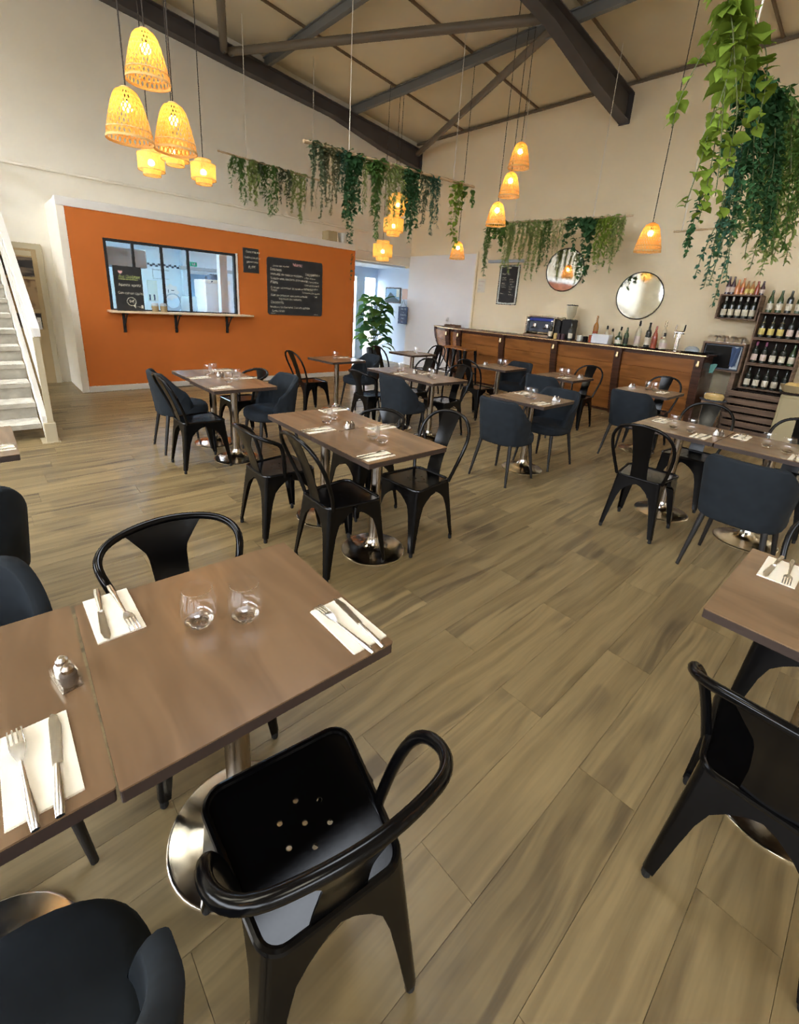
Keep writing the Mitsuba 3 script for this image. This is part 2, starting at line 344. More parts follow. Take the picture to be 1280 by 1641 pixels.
# steel frame
def rafter_profile(x0, x1, lo, hi, haunch=True):
    yy = [YB - .002, 7.4, 6.05, 4.0, 2.0, RIDGE]; zz = [4.68, 4.85, 5.12, roof(4) - .44, roof(2) - .44, roof(RIDGE) - .46]
    top = lambda y: roof(y) - .17
    ms = []
    for a in range(len(yy) - 1):
        y1, y0, z1, z0 = yy[a], yy[a + 1], zz[a], zz[a + 1]
        def sl(xa, xb, fa, fb):
            return trimesh.convex.convex_hull(np.array([[x, y, z] for x in (xa, xb) for y, z in ((y1, fa(y1, z1)), (y1, fb(y1, z1)), (y0, fa(y0, z0)), (y0, fb(y0, z0)))]))
        xm = (x0 + x1) / 2
        ms += [sl(xm - .008, xm + .008, lambda y, z: z, lambda y, z: top(y)), sl(x0, x1, lambda y, z: z, lambda y, z: z + .016), sl(x0, x1, lambda y, z: top(y) - .016, lambda y, z: top(y))]
    ms.append(box(x0, x1, YB - .02, YB - .002, 4.66, top(YB)))
    return cat(ms)
def far_rafter(x0, x1):
    return slab(x0, x1, YF, RIDGE, -.46, -.17)
for i, (x0, x1) in enumerate([(XL + .002, -8.97), (-4.24, -4.06), (.76, .94)]):
    put([('', ply(cat([rafter_profile(x0, x1, 0, 0), far_rafter(x0, x1)]), 'beam'))], 'steel_rafter',
        label=['dark grey steel rafter running down along the left wall', 'heavy dark steel rafter with deep haunch meeting the back wall right of center', 'dark steel rafter beyond the right hanging plants'][i], cat='beam', group=None)
for j, y in enumerate(ys[1:-1]):
    z = roof(y); t = -.175
    m = cat([slab(XL, XR, y - .035, y + .035, t, t + .012), slab(XL, XR, y - .005, y + .005, t, -.02), slab(XL, XR, y - .035, y + .035, -.032, -.02)])
    put([('', ply(m, 'purlin'))], 'steel_purlin', cat='beam', 
        label=['grey steel purlin across the ceiling nearest the back wall', 'grey steel purlin across the ceiling, second from the back wall'][j] if j < 2 else f'grey steel purlin overhead, {["third","fourth","fifth","sixth","seventh","eighth"][j - 2]} from the back wall')
def bracing(a, b, r, lab):
    a, b = np.array(a), np.array(b)
    put([('', ply(rod(a, b, r, 14), 'brace', 50)), ('end_plate', ply(cat([box(-.05, .05, -.008, .008, -.07, .07)]), 'purlin', to_world=tr(*(a + (b - a) * .01)))),
         ('end_plate_001', ply(box(-.05, .05, -.008, .008, -.07, .07), 'purlin', to_world=tr(*(a + (b - a) * .99))))], 'roof_brace', label=lab, cat='roof brace')
bracing((-8.98, 3.93, 5.45), (-4.25, 6.08, 5.20), .062, 'round brown steel wind brace crossing the ceiling, upper one')
bracing((-8.95, 8.42, 4.98), (-4.26, 6.3, 5.16), .06, 'round brown steel wind brace rising from the corner of the room')
bracing((-8.98, 3.83, 5.45), (-4.25, 1.75, 5.62), .062, 'round brown steel wind brace leaving the frame top at upper left')

# ledges on the walls, board panel, poster bar
struct('trim_2', box(XL, XL + .045, YF, 7.2, 3.10, 3.14, .008), 'white_wall')
struct('trim_3', box(XL, XL + .03, 6.03, YB, 2.70, 2.725, .006), 'white_wall')
struct('wall_back_panel', box(XL, -6.97, YB - .03, YB - .001, 0, 2.745), 'white_panel')
struct('trim_4', box(-6.97, -6.93, YB - .035, YB - .001, 0, 2.78), 'warm_lit_wall')

# orange kitchen box
ow = sg.Polygon([(1.15, 0), (5.98, 0), (5.98, 2.55), (1.15, 2.55)]).difference(sg.box(1.555, 1.21, 3.495, 2.205))
m = ext(ow, .12); m.apply_transform(np.array([[0, 0, 1, -8.22], [1, 0, 0, 0], [0, 1, 0, 0], [0, 0, 0, 1.0]]))
struct('wall_kitchen', m, 'orange_wall', label='orange painted kitchen wall with serving hatch')
# rounded far end of the box
gq = [(-8.22 + .12 * math.cos(t), 5.98 + .12 * math.sin(t)) for t in np.linspace(0, math.pi / 2, 8)]
pe = sg.Polygon([(-9.14, 5.98), (-8.22, 5.98)] + gq[:1] + gq[1:] + [(-9.14, 6.10)])
struct('wall_kitchen_end', ext(pe, 2.55), 'orange_wall', 40)
struct('wall_kitchen_side', box(XL, -8.1, 1.06, 1.148, 0, 2.55), 'white_wall')
struct('ceiling_kitchen', cat([box(-12.0, -8.10, 1.06, 5.98, 2.551, 2.65), box(-9.3, -8.14, 5.98, 6.1, 2.551, 2.65)]), 'white_wall')
struct('trim_5', cat([box(-8.22, -8.088, 1.05, 6.02, 2.545, 2.66, .006)]), 'white_gloss')
struct('baseboard_kitchen', box(-8.1, -8.085, 1.15, 5.98, 0, .09, .004), 'white_gloss')
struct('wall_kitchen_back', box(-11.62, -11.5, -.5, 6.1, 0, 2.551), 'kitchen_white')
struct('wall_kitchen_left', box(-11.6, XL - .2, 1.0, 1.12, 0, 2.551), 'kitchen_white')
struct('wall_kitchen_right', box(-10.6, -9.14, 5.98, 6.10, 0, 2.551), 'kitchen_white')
struct('floor_kitchen', box(-11.5, -8.22, 1.12, 5.98, -.008, .004), 'kitchen_grey')

# recess at the far left with the tan door
k = put([('', ply(box(XL, XL + .05, -.02, .86, 0, 2.0), 'door_tan')),
         ('upper_strip', ply(box(XL + .05, XL + .056, .06, .80, 1.90, 1.97), 'door_frame')),
         ('dark_picture', ply(box(XL + .05, XL + .057, .06, .80, 1.61, 1.88), 'photo_dark')),
         ('brown_picture', ply(box(XL + .05, XL + .057, .06, .80, 1.14, 1.57), 'photo_brown')), ('lower_picture', ply(box(XL + .05, XL + .057, .06, .80, .86, 1.08), 'photo_dark')),
         ('handle', ply(cat([box(XL + .05, XL + .062, .74, .79, .84, 1.02, .004), rod((XL + .06, .765, .96), (XL + .1, .765, .96), .008), rod((XL + .1, .765, .96), (XL + .1, .64, .955), .009)]), 'white_gloss'))],
        'door_1', kind='structure', label='tan door covered with brown pictures behind the stairs')
struct('trim_6', cat([box(XL, XL + .06, .86, .93, 0, 2.08), box(XL, XL + .06, -.09, .93, 2.0, 2.08), box(XL, XL + .06, -.09, -.02, 0, 2.08)]), 'door_frame')

# daylit porch behind the left wall
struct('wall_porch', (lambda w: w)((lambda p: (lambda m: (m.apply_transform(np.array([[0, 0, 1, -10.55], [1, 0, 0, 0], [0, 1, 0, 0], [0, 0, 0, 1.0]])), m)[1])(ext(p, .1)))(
    sg.box(6.1, 0, 8.62, 2.56).difference(sg.box(8.13, .0, 8.58, 2.25)).difference(sg.box(6.2, .0, 7.93, 2.25)))), 'blue_lit_wall')
struct('wall_porch_daylight_sheet', box(-10.45, XL, YB - .006, YB - .0005, 0, 2.46), 'blue_lit_wall')  # thin sheet over the back wall, blue daylight put into its colour
struct('ceiling_porch', box(-10.55, XL - .2, 6.1, 8.62, 2.46, 2.56), 'blue_lit_wall')
def porch_glass(name, y0, y1, z0, z1):
    w = .04; k = struct(name, cat([box(-10.53, -10.47, y0, y1, z0, z0 + w), box(-10.53, -10.47, y0, y1, z1 - w, z1), box(-10.53, -10.47, y0, y0 + w, z0, z1), box(-10.53, -10.47, y1 - w, y1, z0, z1)]), 'blue_lit_wall')
    child(k, 'pane', ply(trimesh.Trimesh([[-10.5, y0, z0], [-10.5, y1, z0], [-10.5, y1, z1], [-10.5, y0, z1]], [[0, 1, 2], [0, 2, 3]], process=False), 'pane'))
porch_glass('window_4', 8.13, 8.58, .02, 2.25); porch_glass('door_2', 6.2, 7.93, .02, 2.25)
struct('ground_outside', box(-30, -10.55, -5, 25, -.16, -.05), 'concrete')
# ------------------------------------------------------------------ furniture prototypes
def P(path, mesh, bsdf, smooth=30, lab=None): return (path, ply(mesh, bsdf, smooth), lab)
def tolix_leg(sx, sy):
    lv = [(.446, .172), (.425, .172), (.403, .166), (.392, .140), (.38, .122), (.362, .098), (.33, .070), (.27, .053), (.17, .040), (.07, .030), (.03, .026)]
    rows = []
    for z, w in lv:
        t = (.446 - z) / .446; cx, cy = .172 + .045 * t, (.176 if sx > 0 else .150) + (.028 if sx > 0 else .045) * t; r = .018 * (1 - .4 * t)
        wx = cx if w > .165 else w; wy = cy if w > .165 else w * cy / .172
        pts = [(cx - wx, cy), (cx - w * .6 - r * .4, cy)]
        pts += [(cx - r + r * math.sin(a), cy - r + r * math.cos(a)) for a in np.linspace(0, math.pi / 2, 5)]
        pts += [(cx, cy - w * cy / cx * .6 - r * .4), (cx, cy - wy)]
        rows.append([(sx * x, sy * y, z) for x, y in pts])
    m = grid(np.array(rows), .004)
    if sx * sy > 0: pass
    m.fix_normals(); return m
def foot(sx, sy):
    return lathe([(0, 0), (.010, 0), (.0125, .006), (.012, .034), (.010, .038), (0, .038)], 10)
SEAT = sg.Polygon([(.131, .135), (-.131, .105), (-.131, -.105), (.131, -.135)]).buffer(.046, quad_segs=6)
def seat_mesh():
    poly = SEAT
    for hx, hy in ((0, 0), (.055, 0), (-.055, 0), (.028, .048), (.028, -.048), (-.028, .048), (-.028, -.048)):
        poly = poly.difference(sg.Point(hx, hy).buffer(.0065, quad_segs=4))
    pan = ext(poly, .004, .441)
    out = np.array(SEAT.exterior.coords)[:-1]
    rim = tube(np.c_[out, np.full(len(out), .446)], .009, 8, closed=True)
    return cat([pan, rim])
def sheetpath(ctr, widths, bow, th=.004, nv=9):
    """splat: centre line (x, z) with widths in y, bowed backwards at its middle."""
    C = spline(np.array([(a, 0, b) for a, b in ctr]), 14); W = np.interp(np.linspace(0, 1, 14), np.linspace(0, 1, len(widths)), widths)
    Pn = np.zeros((14, nv, 3))
    for i in range(14):
        for j, s in enumerate(np.linspace(-1, 1, nv)):
            Pn[i, j] = C[i] + np.array([bow * (s * s) * (W[i] / .2) ** 2, s * W[i] / 2, 0])
    return grid(Pn, th)
def sym(h): return h + [(x, -y, z) for x, y, z in reversed(h[:-1])]
def tolix_parts(kind):
    L = [P('seat', seat_mesh(), 'black_metal', 40)]
    for i, (sx, sy) in enumerate(((1, 1), (1, -1), (-1, 1), (-1, -1))):
        s = '' if i == 0 else f'_{i:03d}'
        L.append(P('leg' + s, tolix_leg(sx, sy), 'black_metal', 40))
        L.append(P(f'leg{s}__rubber_foot', moved(foot(sx, sy), sx * .203, sy * (.190 if sx > 0 else .181), 0), 'rubber'))
    L.append(P('cross_brace', cat([tube([(.178, .172, .33), (0, 0, .40), (-.175, -.158, .33)], .005, 6), tube([(.178, -.172, .33), (0, 0, .395), (-.175, .158, .33)], .005, 6)]), 'black_metal'))
    if kind == 'arm':
        half = [(-.045, .163, .43), (-.058, .180, .52), (-.08, .204, .62), (-.112, .222, .675), (-.168, .224, .705), (-.222, .192, .727), (-.254, .120, .745), (-.27, 0, .754)]
        L.append(P('arm_rail', tube(spline(sym(half), 64), .0135, 10), 'black_metal', 60))
        L.append(P('backrest', sheetpath([(-.172, .44), (-.195, .54), (-.235, .65), (-.268, .747)], [.125, .115, .13, .27], .012), 'black_metal', 50))
    else:
        half = [(-.150, .160, .44), (-.175, .182, .53), (-.225, .205, .66), (-.275, .195, .77), (-.312, .135, .84), (-.328, .06, .865), (-.331, 0, .870)]
        L.append(P('hoop', tube(spline(sym(half), 64), .0115, 10), 'black_metal', 60))
        L.append(P('backrest', sheetpath([(-.172, .44), (-.195, .54), (-.255, .71), (-.328, .866)], [.115, .11, .125, .15], .008), 'black_metal', 50))
    return L
def velvet_parts():
    nu = 44; ph = np.linspace(-112, 112, nu); rows = []
    for a in ph:
        t = abs(a); top = .80 - .30 * (max(0, (t - 42) / 70)) ** 1.35 if t > 42 else .80 - .0 * t
        rad = math.radians(a); zb = .375
        loop = []
        def pt(z, off):
            s = .86 + .14 * min(1, (z - .36) / .40); ca, sa = math.cos(rad), math.sin(rad)
            ex = .72; x = -(.245 * s - off) * math.copysign(abs(ca) ** ex, ca) * (1 if ca > 0 else .62) - .02 * min(1, max(0, (z - .45) / .35)) * max(ca, 0); y = (.262 * s - off) * math.copysign(abs(sa) ** ex, sa)
            return (x, y, z)
        for z in np.linspace(zb + .012, top - .02, 8): loop.append(pt(z, 0))
        for q in (-60, -20, 20, 60): loop.append(pt(top - .02 + .02 * math.cos(math.radians(q)), .0225 + .0225 * math.sin(math.radians(q))))
        for z in np.linspace(top - .02, zb + .012, 8): loop.append(pt(z, .045))
        loop.append(pt(zb, .035)); loop.append(pt(zb, .01)); rows.append(loop)
    R = np.array(rows); nl = R.shape[1]; V = R.reshape(-1, 3); Fc = []
    for i in range(nu - 1):
        for j in range(nl):
            j2 = (j + 1) % nl; Fc += [[i * nl + j, (i + 1) * nl + j, (i + 1) * nl + j2], [i * nl + j, (i + 1) * nl + j2, i * nl + j2]]
    for i, s in ((0, 1), (nu - 1, -1)):
        c = len(V); V = np.vstack([V, R[i].mean(0) + np.array([.012, 0, 0])])
        for j in range(nl): Fc.append([c, i * nl + j, i * nl + (j + 1) % nl][::s])
    shell = trimesh.Trimesh(V, Fc, process=False); shell.fix_normals()
    prof = [(0, .485), (.5, .483), (.8, .476), (.93, .465), (.985, .445), (1, .42), (.99, .39), (.95, .372), (0, .365)]
    n = 40; g = np.arange(n) * 2 * np.pi / n
    def sup(c): return np.sign(c) * np.abs(c) ** .75
    V = []; m = len(prof)
    for r, z in prof: V += [(r * .225 * sup(math.cos(a)) + .035, r * .232 * sup(math.sin(a)), z) for a in g]
    Fc = []
    for i in range(m - 1):
        for j in range(n):
            j2 = (j + 1) % n; Fc += [[i * n + j, (i + 1) * n + j2, i * n + j2], [i * n + j, (i + 1) * n + j, (i + 1) * n + j2]]
    cush = trimesh.Trimesh(V, Fc, process=True); cush.fix_normals()
    L = [P('seat', cush, 'velvet_blue', True), P('backrest', shell, 'velvet_blue', True)]
    for i, (sx, sy) in enumerate(((1, 1), (1, -1), (-1, 1), (-1, -1))):
        s = '' if i == 0 else f'_{i:03d}'
        L.append(P('leg' + s, tube([(sx * .165 + .01, sy * .165, .385), (sx * .222, sy * .215, 0)], [.0185, .0105], 12), 'black_leg', 50))
    return L
CH = {'T': ('metal_armchair', tolix_parts('arm')), 'S': ('metal_chair', tolix_parts('hoop')), 'V': ('velvet_chair', velvet_parts())}
def chair(kind, x, y, ang, label, group=None):
    n, parts = CH[kind]; put(parts, n, tr(x, y, 0, ang), label, 'chair', group)

def table_parts():
    top = ext(rrect(.6, .6, .004, 2), .004, .746); core = ext(rrect(.598, .598, .004, 2), .028, .718)
    base = lathe([(0, 0), (.205, 0), (.208, .006), (.20, .012), (.15, .020), (.10, .030), (.065, .045), (.045, .075), (.038, .10), (0, .10)], 48)
    return [P('top', top, 'walnut_top', 20), P('top__edge', core, 'dark_edge', 20), P('pole', lathe([(.0345, .09), (.0345, .712), (0, .712)], 24), 'bronze_pole', 40),
            P('top_plate', cat([box(-.2, .2, -.025, .025, .708, .718), box(-.025, .025, -.2, .2, .707, .7175)]), 'black_matte'), P('base', base, 'chrome', 40)]
TP = table_parts()
TAB = {  # x, y, rotation, description
 'A1': (-.985, .37, -2, 'the front table with the two big glasses'), 'A2': (-1.015, -.235, -1.5, 'the table at the left edge joined to the front table'),
 'B1': (-2.03, 1.735, -1.5, 'the nearer half of the center table'), 'B2': (-2.635, 1.75, -1.5, 'the farther half of the center table'),
 'C1': (-4.195, 1.74, 0, 'the nearer half of the double hatch table'), 'C2': (-4.80, 1.76, 0, 'the farther half of the double hatch table'),
 'D1': (-5.49, 3.82, 3, 'the small table at the right end of the orange wall'),
 'E1': (-3.69, 3.95, -1, 'the nearer half of the table behind center'), 'E2': (-4.295, 3.965, -1, 'the farther half of the table behind center'),
 'F1': (-5.85, 5.69, 0, 'the table close to the tall potted plant'), 'G1': (-4.08, 5.82, 3, 'the square table before the left part of the bar'),
 'I1': (-2.38, 4.03, 1, 'the square table with two blue chairs right of center'), 'J1': (-3.09, 5.95, 0, 'the square table before the middle of the bar'),
 'K1': (-1.95, 5.93, 0, 'the square table before the right end of the bar'),
 'L1': (-1.05, 4.125, -1, 'the left half of the double table at right'), 'L2': (-.445, 4.11, -1, 'the right half of the double table at right'),
 'M1': (.1, 1.79, -1, 'the table cut by the right edge of the photo'), 'N1': (-3.07, -.23, 0, 'the table cut by the left edge near the stairs')}
for k, (x, y, r, d) in TAB.items():
    put(TP, 'dining_table', tr(x, y, 0, r), 'square walnut-topped pedestal table, ' + d, 'table')

for a in [
 ('T', -1.40, .40, 0, 'black metal armchair behind the front table, backrest beyond the two big glasses'),
 ('T', -.625, .375, 172, 'glossy black metal armchair in the foreground with holes in its seat'),
 ('V', -1.38, -.205, 2, 'blue velvet chair at the left edge, lower of the two, behind the front tables'),
 ('V', -.55, -.165, 176, 'dark blue velvet chair in the bottom left corner of the photo'),
 ('V', -2.40, -.20, 180, 'blue velvet chair at the left edge, upper of the two, beside the cut-off table'),
 ('T', -2.69, 1.41, 90, 'black metal armchair on the left of the center table, farther from the camera'),
 ('S', -2.06, 1.48, 88, 'black metal hoop-back chair on the left of the center table, nearer the camera'),
 ('T', -2.60, 2.08, -90, 'black metal armchair right of the center table, mostly hidden behind its top'),
 ('S', -2.00, 2.06, -88, 'black metal hoop-back chair right of the center table, nearer the camera'),
 ('V', -4.82, 1.43, 88, 'blue velvet chair on the left of the hatch table'),
 ('S', -4.20, 1.40, 90, 'black metal hoop-back chair on the left of the hatch table'),
 ('V', -4.22, 2.13, -92, 'blue velvet chair on the right of the hatch table'),
 ('T', -4.86, 2.10, -90, 'black metal armchair against the orange wall behind the hatch table'),
 ('S', -5.55, 3.42, 90, 'black metal hoop-back chair beside the orange wall, left of the small table'),
 ('V', -5.50, 4.28, -95, 'blue velvet chair on the right of the small table by the orange wall'),
 ('T', -4.42, 3.62, 88, 'black metal armchair left of the table behind center'),
 ('V', -3.80, 3.58, 86, 'blue velvet chair with its back to the camera behind the center table'),
 ('S', -3.74, 4.23, -90, 'black metal hoop-back chair on the right of the table behind center'),
 ('S', -4.38, 4.28, -90, 'black metal hoop-back chair behind the double table with a metal armchair, farther one'),
 ('S', -5.95, 5.28, 85, 'black metal hoop-back chair beside the pot of the tall plant'),
 ('S', -5.85, 6.05, -90, 'black metal hoop-back chair behind the table close to the tall plant'),
 ('S', -4.15, 5.44, 90, 'black metal hoop-back chair left of the square table before the left part of the bar'),
 ('V', -4.08, 6.22, -95, 'blue velvet chair against the bar, right of its square table'),
 ('V', -3.10, 5.55, 92, 'blue velvet chair with rounded back before the middle of the bar'),
 ('S', -3.04, 6.35, -90, 'black metal hoop-back chair against the middle of the bar'),
 ('V', -2.37, 3.63, 90, 'blue velvet chair, back to the camera, at the square table right of center'),
 ('V', -2.37, 4.40, -92, 'blue velvet chair facing the camera at the square table right of center'),
 ('V', -1.93, 5.52, 88, 'blue velvet chair with its back to the camera before the right end of the bar'),
 ('S', -2.0, 6.32, -90, 'black metal hoop-back chair against the right end of the bar'),
 ('S', -1.08, 3.62, 92, 'black metal hoop-back chair in front of the double table at right'),
 ('V', -.44, 3.50, 88, 'blue velvet chair in front of the double table at right'),
 ('S', -1.05, 4.56, -90, 'black metal hoop-back chair behind the left half of the double table at right'),
 ('S', -.38, 4.60, -90, 'black metal hoop-back chair behind the right half of the double table at right'),
 ('T', .07, 1.42, 90, 'black metal armchair at the right edge of the photo in the foreground'),
 ('S', .08, 2.22, -90, 'black metal hoop-back chair hidden behind the table cut by the right edge'),
]: chair(*a)

# bar stools
def stool_parts():
    L = [P('seat', ext(rrect(.36, .36, .06), .03, .76), 'bar_wood')]
    for i, (sx, sy) in enumerate(((1, 1), (1, -1), (-1, 1), (-1, -1))):
        s = '' if i == 0 else f'_{i:03d}'
        L.append(P('leg' + s, tube([(sx * .14, sy * .14, .76), (sx * .2, sy * .2, 0)], [.03, .014], 8), 'black_metal'))
    L.append(P('foot_ring', cat([rod((.18 * a, .18 * b, .3), (.18 * c, .18 * d, .3), .01) for a, b, c, d in ((1, 1, 1, -1), (1, -1, -1, -1), (-1, -1, -1, 1), (-1, 1, 1, 1))]), 'black_metal'))
    return L
ST = stool_parts()
put(ST, 'bar_stool', tr(-6.42, 7.36, 0, 10), 'bar stool with wooden seat at the bow of the bar, left one', 'stool')
put(ST, 'bar_stool', tr(-5.98, 7.30, 0, -8), 'bar stool with wooden seat at the bow of the bar, right one', 'stool')

# table settings
def glass_mesh():
    o = [(0, 0), (.022, 0), (.027, .004), (.038, .022), (.0435, .045), (.0425, .07), (.036, .105), (.0352, .107)]
    i = [(.0345, .105), (.0412, .07), (.042, .045), (.036, .025), (.024, .012), (0, .010)]
    return lathe([(.0, .0105), (.024, .0125), (.0375, .022), (.0435, .045), (.0425, .07), (.036, .105), (.0355, .107)], 32)
GL = [P('bowl', cat([glass_mesh(), tube([(.0355 * math.cos(a), .0355 * math.sin(a), .107) for a in np.linspace(0, 6.2832, 32, endpoint=False)], .0009, 5, closed=True)]), 'tumbler', True), P('base', lathe([(0, 0), (.022, 0), (.027, .003), (.0345, .0145), (.024, .0115), (0, .0095)], 24), 'glass', 30)]
NPK = [P('', cat([box(-.1, .1, -.052, .052, 0, .0016), box(-.099, .099, -.0515, .0505, .0018, .0034)]), 'paper', False)]
def knife_mesh():
    bl = ext(sg.Polygon([(-.02, -.008), (.07, -.011), (.098, -.006), (.108, .004), (.09, .008), (-.02, .006)]), .0014, .002)
    h = tube([(-.125, 0, .0045), (-.10, 0, .0055), (-.05, 0, .0055), (-.02, 0, .0045)], [.0065, .0078, .006, .0045], 10); h.vertices[:, 2] = .0045 + (h.vertices[:, 2] - .005) * .55
    return [P('blade', bl, 'steel', 30), P('handle', h, 'steel', 50)]
def fork_mesh():
    hd = [sg.Polygon([(.02, -.003), (.045, -.011), (.062, -.0125), (.062, .0125), (.045, .011), (.02, .003)])]
    for k in range(4):
        y = -.0105 + k * .007; hd.append(sg.box(.06, y - .0014, .108, y + .0014))
    import shapely
    m = ext(shapely.union_all(hd), .0015, .003); m = m.subdivide(); m.vertices[:, 2] += .010 * np.sin(np.clip((m.vertices[:, 0] - .02) / .088, 0, 1) * math.pi) ** 1 * .6
    h = tube([(-.125, 0, .0045), (-.10, 0, .0055), (-.04, 0, .006), (.025, 0, .0045)], [.0062, .0078, .0045, .003], 10); h.vertices[:, 2] = .0045 + (h.vertices[:, 2] - .005) * .5
    return [P('head', m, 'steel', 30), P('handle', h, 'steel', 50)]
KN, FK = knife_mesh(), fork_mesh()
def shaker_parts():
    holder = cat([box(-.037, .037, -.020, .020, 0, .004, .001), box(-.037, .037, -.020, -.017, .004, .022), box(-.037, .037, .017, .020, .004, .022), box(-.037, -.034, -.017, .017, .004, .022), box(.034, .037, -.017, .017, .004, .022)])
    jar = lambda x: moved(lathe([(0, .005), (.014, .005), (.0155, .008), (.0155, .032), (.011, .037), (0, .037)], 14), x)
    capm = lambda x: moved(lathe([(.0115, .037), (.012, .045), (.007, .052), (0, .053)], 14), x)
    return [P('holder', holder, 'tumbler', False), P('jar', jar(-.017), 'salt'), P('jar_001', jar(.017), 'pepper'), P('jar__cap', capm(-.017), 'steel'), P('jar_001__cap', capm(.017), 'bronze_pole')]
SH = shaker_parts()
TZ = .750
def setting(x, y, ang, where, cut=('knife', 'fork'), flip=False):
    """ang: direction in which the fork tines and knife tip point."""
    T = tr(x, y, TZ, ang)
    put(NPK, 'paper_napkin', T, f'cream paper napkin {where}', 'napkin')
    s = -1 if flip else 1
    if 'knife' in cut: put(KN, 'table_knife', tr(x, y, TZ + .0034, ang) @ tr(-.005, -.024 * s, 0, -4), f'steel knife on the napkin {where}', 'knife')
    if 'fork' in cut: put(FK, 'table_fork', tr(x, y, TZ + .0034, ang) @ tr(-.005, .022 * s, 0, 3), f'steel fork on the napkin {where}', 'fork')
setting(-1.20, .152, 0, 'at the far left corner of the front table'); setting(-.80, .607, 180, 'at the right corner of the front table')
setting(-.835, -.035, 180, 'at the lower left edge of the photo')
for x, y, a, w in [
 (-2.42, 1.555, 90, 'on the left side of the center table, farther one'), (-1.82, 1.545, 90, 'on the left side of the center table, nearer one'),
 (-2.85, 1.955, -90, 'on the right side of the center table, farther one'), (-2.27, 1.955, -90, 'on the right side of the center table, nearer one'),
 (-4.59, 1.565, 90, 'on the left side of the hatch table, farther one'), (-4.03, 1.555, 90, 'on the left side of the hatch table, nearer one'),
 (-4.97, 1.94, -90, 'on the right side of the hatch table, farther one'), (-4.43, 1.93, -90, 'on the right side of the hatch table, nearer one'),
 (-5.60, 3.99, -87, 'on the small table beside the orange wall'),
 (-4.11, 3.79, 89, 'on the left side of the table behind center'), (-3.98, 4.12, -91, 'on the right side of the table behind center'),
 (-2.58, 4.18, -90, 'on the far side of the square table right of center'), (-2.18, 3.85, 90, 'on the near side of the square table right of center'),
 (-3.0, 5.82, 90, 'on the table before the middle of the bar'), (-1.82, 5.98, -90, 'on the table before the right end of the bar'),
 (-1.24, 4.25, -90, 'at the far left corner of the double table at right'), (-.87, 3.95, 90, 'near side of the double table at right, left one'),
 (-.67, 4.24, -90, 'on the far side of the double table at right, middle'), (-.28, 3.92, 90, 'near side of the double table at right, right one'),
 (-.09, 1.965, -90, 'on the table cut by the right edge'), (-2.90, -.04, 95, 'on the table cut by the left edge')]:
    setting(x, y, a, w)
GLASSES = {'front table': [(-1.03, .31), (-.98, .41)], 'center table, farther half': [(-2.55, 1.70), (-2.62, 1.80)], 'center table, nearer half': [(-2.09, 1.735), (-2.00, 1.74)],
 'hatch table, farther half': [(-4.73, 1.70), (-4.80, 1.78)], 'hatch table, nearer half': [(-4.23, 1.71), (-4.35, 1.84)], 'small table beside the orange wall': [(-5.51, 3.80)],
 'double table behind center, farther half': [(-4.25, 3.92), (-4.31, 4.03)], 'double table behind center, nearer half': [(-3.76, 3.97), (-3.66, 3.93)],
 'table close to the tall plant': [(-5.80, 5.72), (-5.92, 5.83)], 'table before the left part of the bar': [(-4.13, 5.92), (-4.05, 5.93)], 'square table right of center': [(-2.42, 4.0), (-2.34, 3.97)],
 'square table before the middle of the bar': [(-3.13, 5.97), (-3.05, 6.0)], 'square table before the right end of the bar': [(-1.99, 5.99), (-1.91, 5.99)],
 'double table at right, left half': [(-1.09, 4.04), (-.96, 4.02)], 'double table at right, right half': [(-.49, 4.08), (-.37, 4.03)]}
for w, L in GLASSES.items():
    for i, (x, y) in enumerate(L):
        put(GL, 'water_glass', tr(x, y, TZ), f'clear stemless glass on the {w}' + ('' if len(L) == 1 else (', left one' if i == 0 else ', right one')), 'glass')
for x, y, a, w in [(-1.02, .03, 10, 'on the table joined to the front table'), (-2.35, 1.75, 80, 'on the center table'), (-4.56, 1.76, 80, 'on the hatch table'), (-4.01, 3.97, 80, 'on the double table behind center'),
                   (-2.17, 4.12, 20, 'on the square table right of center'), (-.79, 4.10, 20, 'on the double table at right'), (-2.89, 6.05, 20, 'on the table before the middle of the bar'), (-4.28, 5.75, 20, 'on the table before the left part of the bar'), (-2.17, 5.97, 20, 'on the table before the right end of the bar')]:
    put(SH, 'salt_pepper_set', tr(x, y, TZ, a), f'salt and pepper set {w}', 'salt and pepper')
# ------------------------------------------------------------------ the bar: a boat hull
BX0, BX1, BH = -7.72, -1.92, 1.105
def hull_y(x, z):
    y = 7.80 + .20 * max(0, 1 - z / BH) ** 1.6
    t = max(0, (-6.3 - x) / (7.72 - 6.3))
    return y + .42 * t ** 2.2
def stem_x(z): return BX0 + .62 * max(0, 1 - z / BH) ** 1.7
RIBS = [-6.98, -6.58, -5.45, -4.29, -3.14, -1.97]
def hx(x, z):     # squeeze the bow so that it ends at the raked stem
    return x if x > -6.6 else -6.6 + (x + 6.6) * (stem_x(z) + 6.6) / (BX0 + 6.6)
body = []
ZS = np.linspace(0, BH, 9); XSs = np.r_[np.linspace(BX0, -6.4, 14), np.linspace(-6.2, BX1, 20)]
Pn = np.array([[(hx(x, z), hull_y(x, z) + .02, z) for z in ZS] for x in XSs])
bar = put([('', ply(cat([grid(Pn, .012), box(BX1 - .03, BX1, 7.84, 8.40, 0, BH)]), 'bar_rib', 40))], 'bar_counter', label='long wooden bar counter shaped like a boat hull along the back wall', cat='bar')
edges = [BX0 + .02] + RIBS + [BX1]
NS = 5
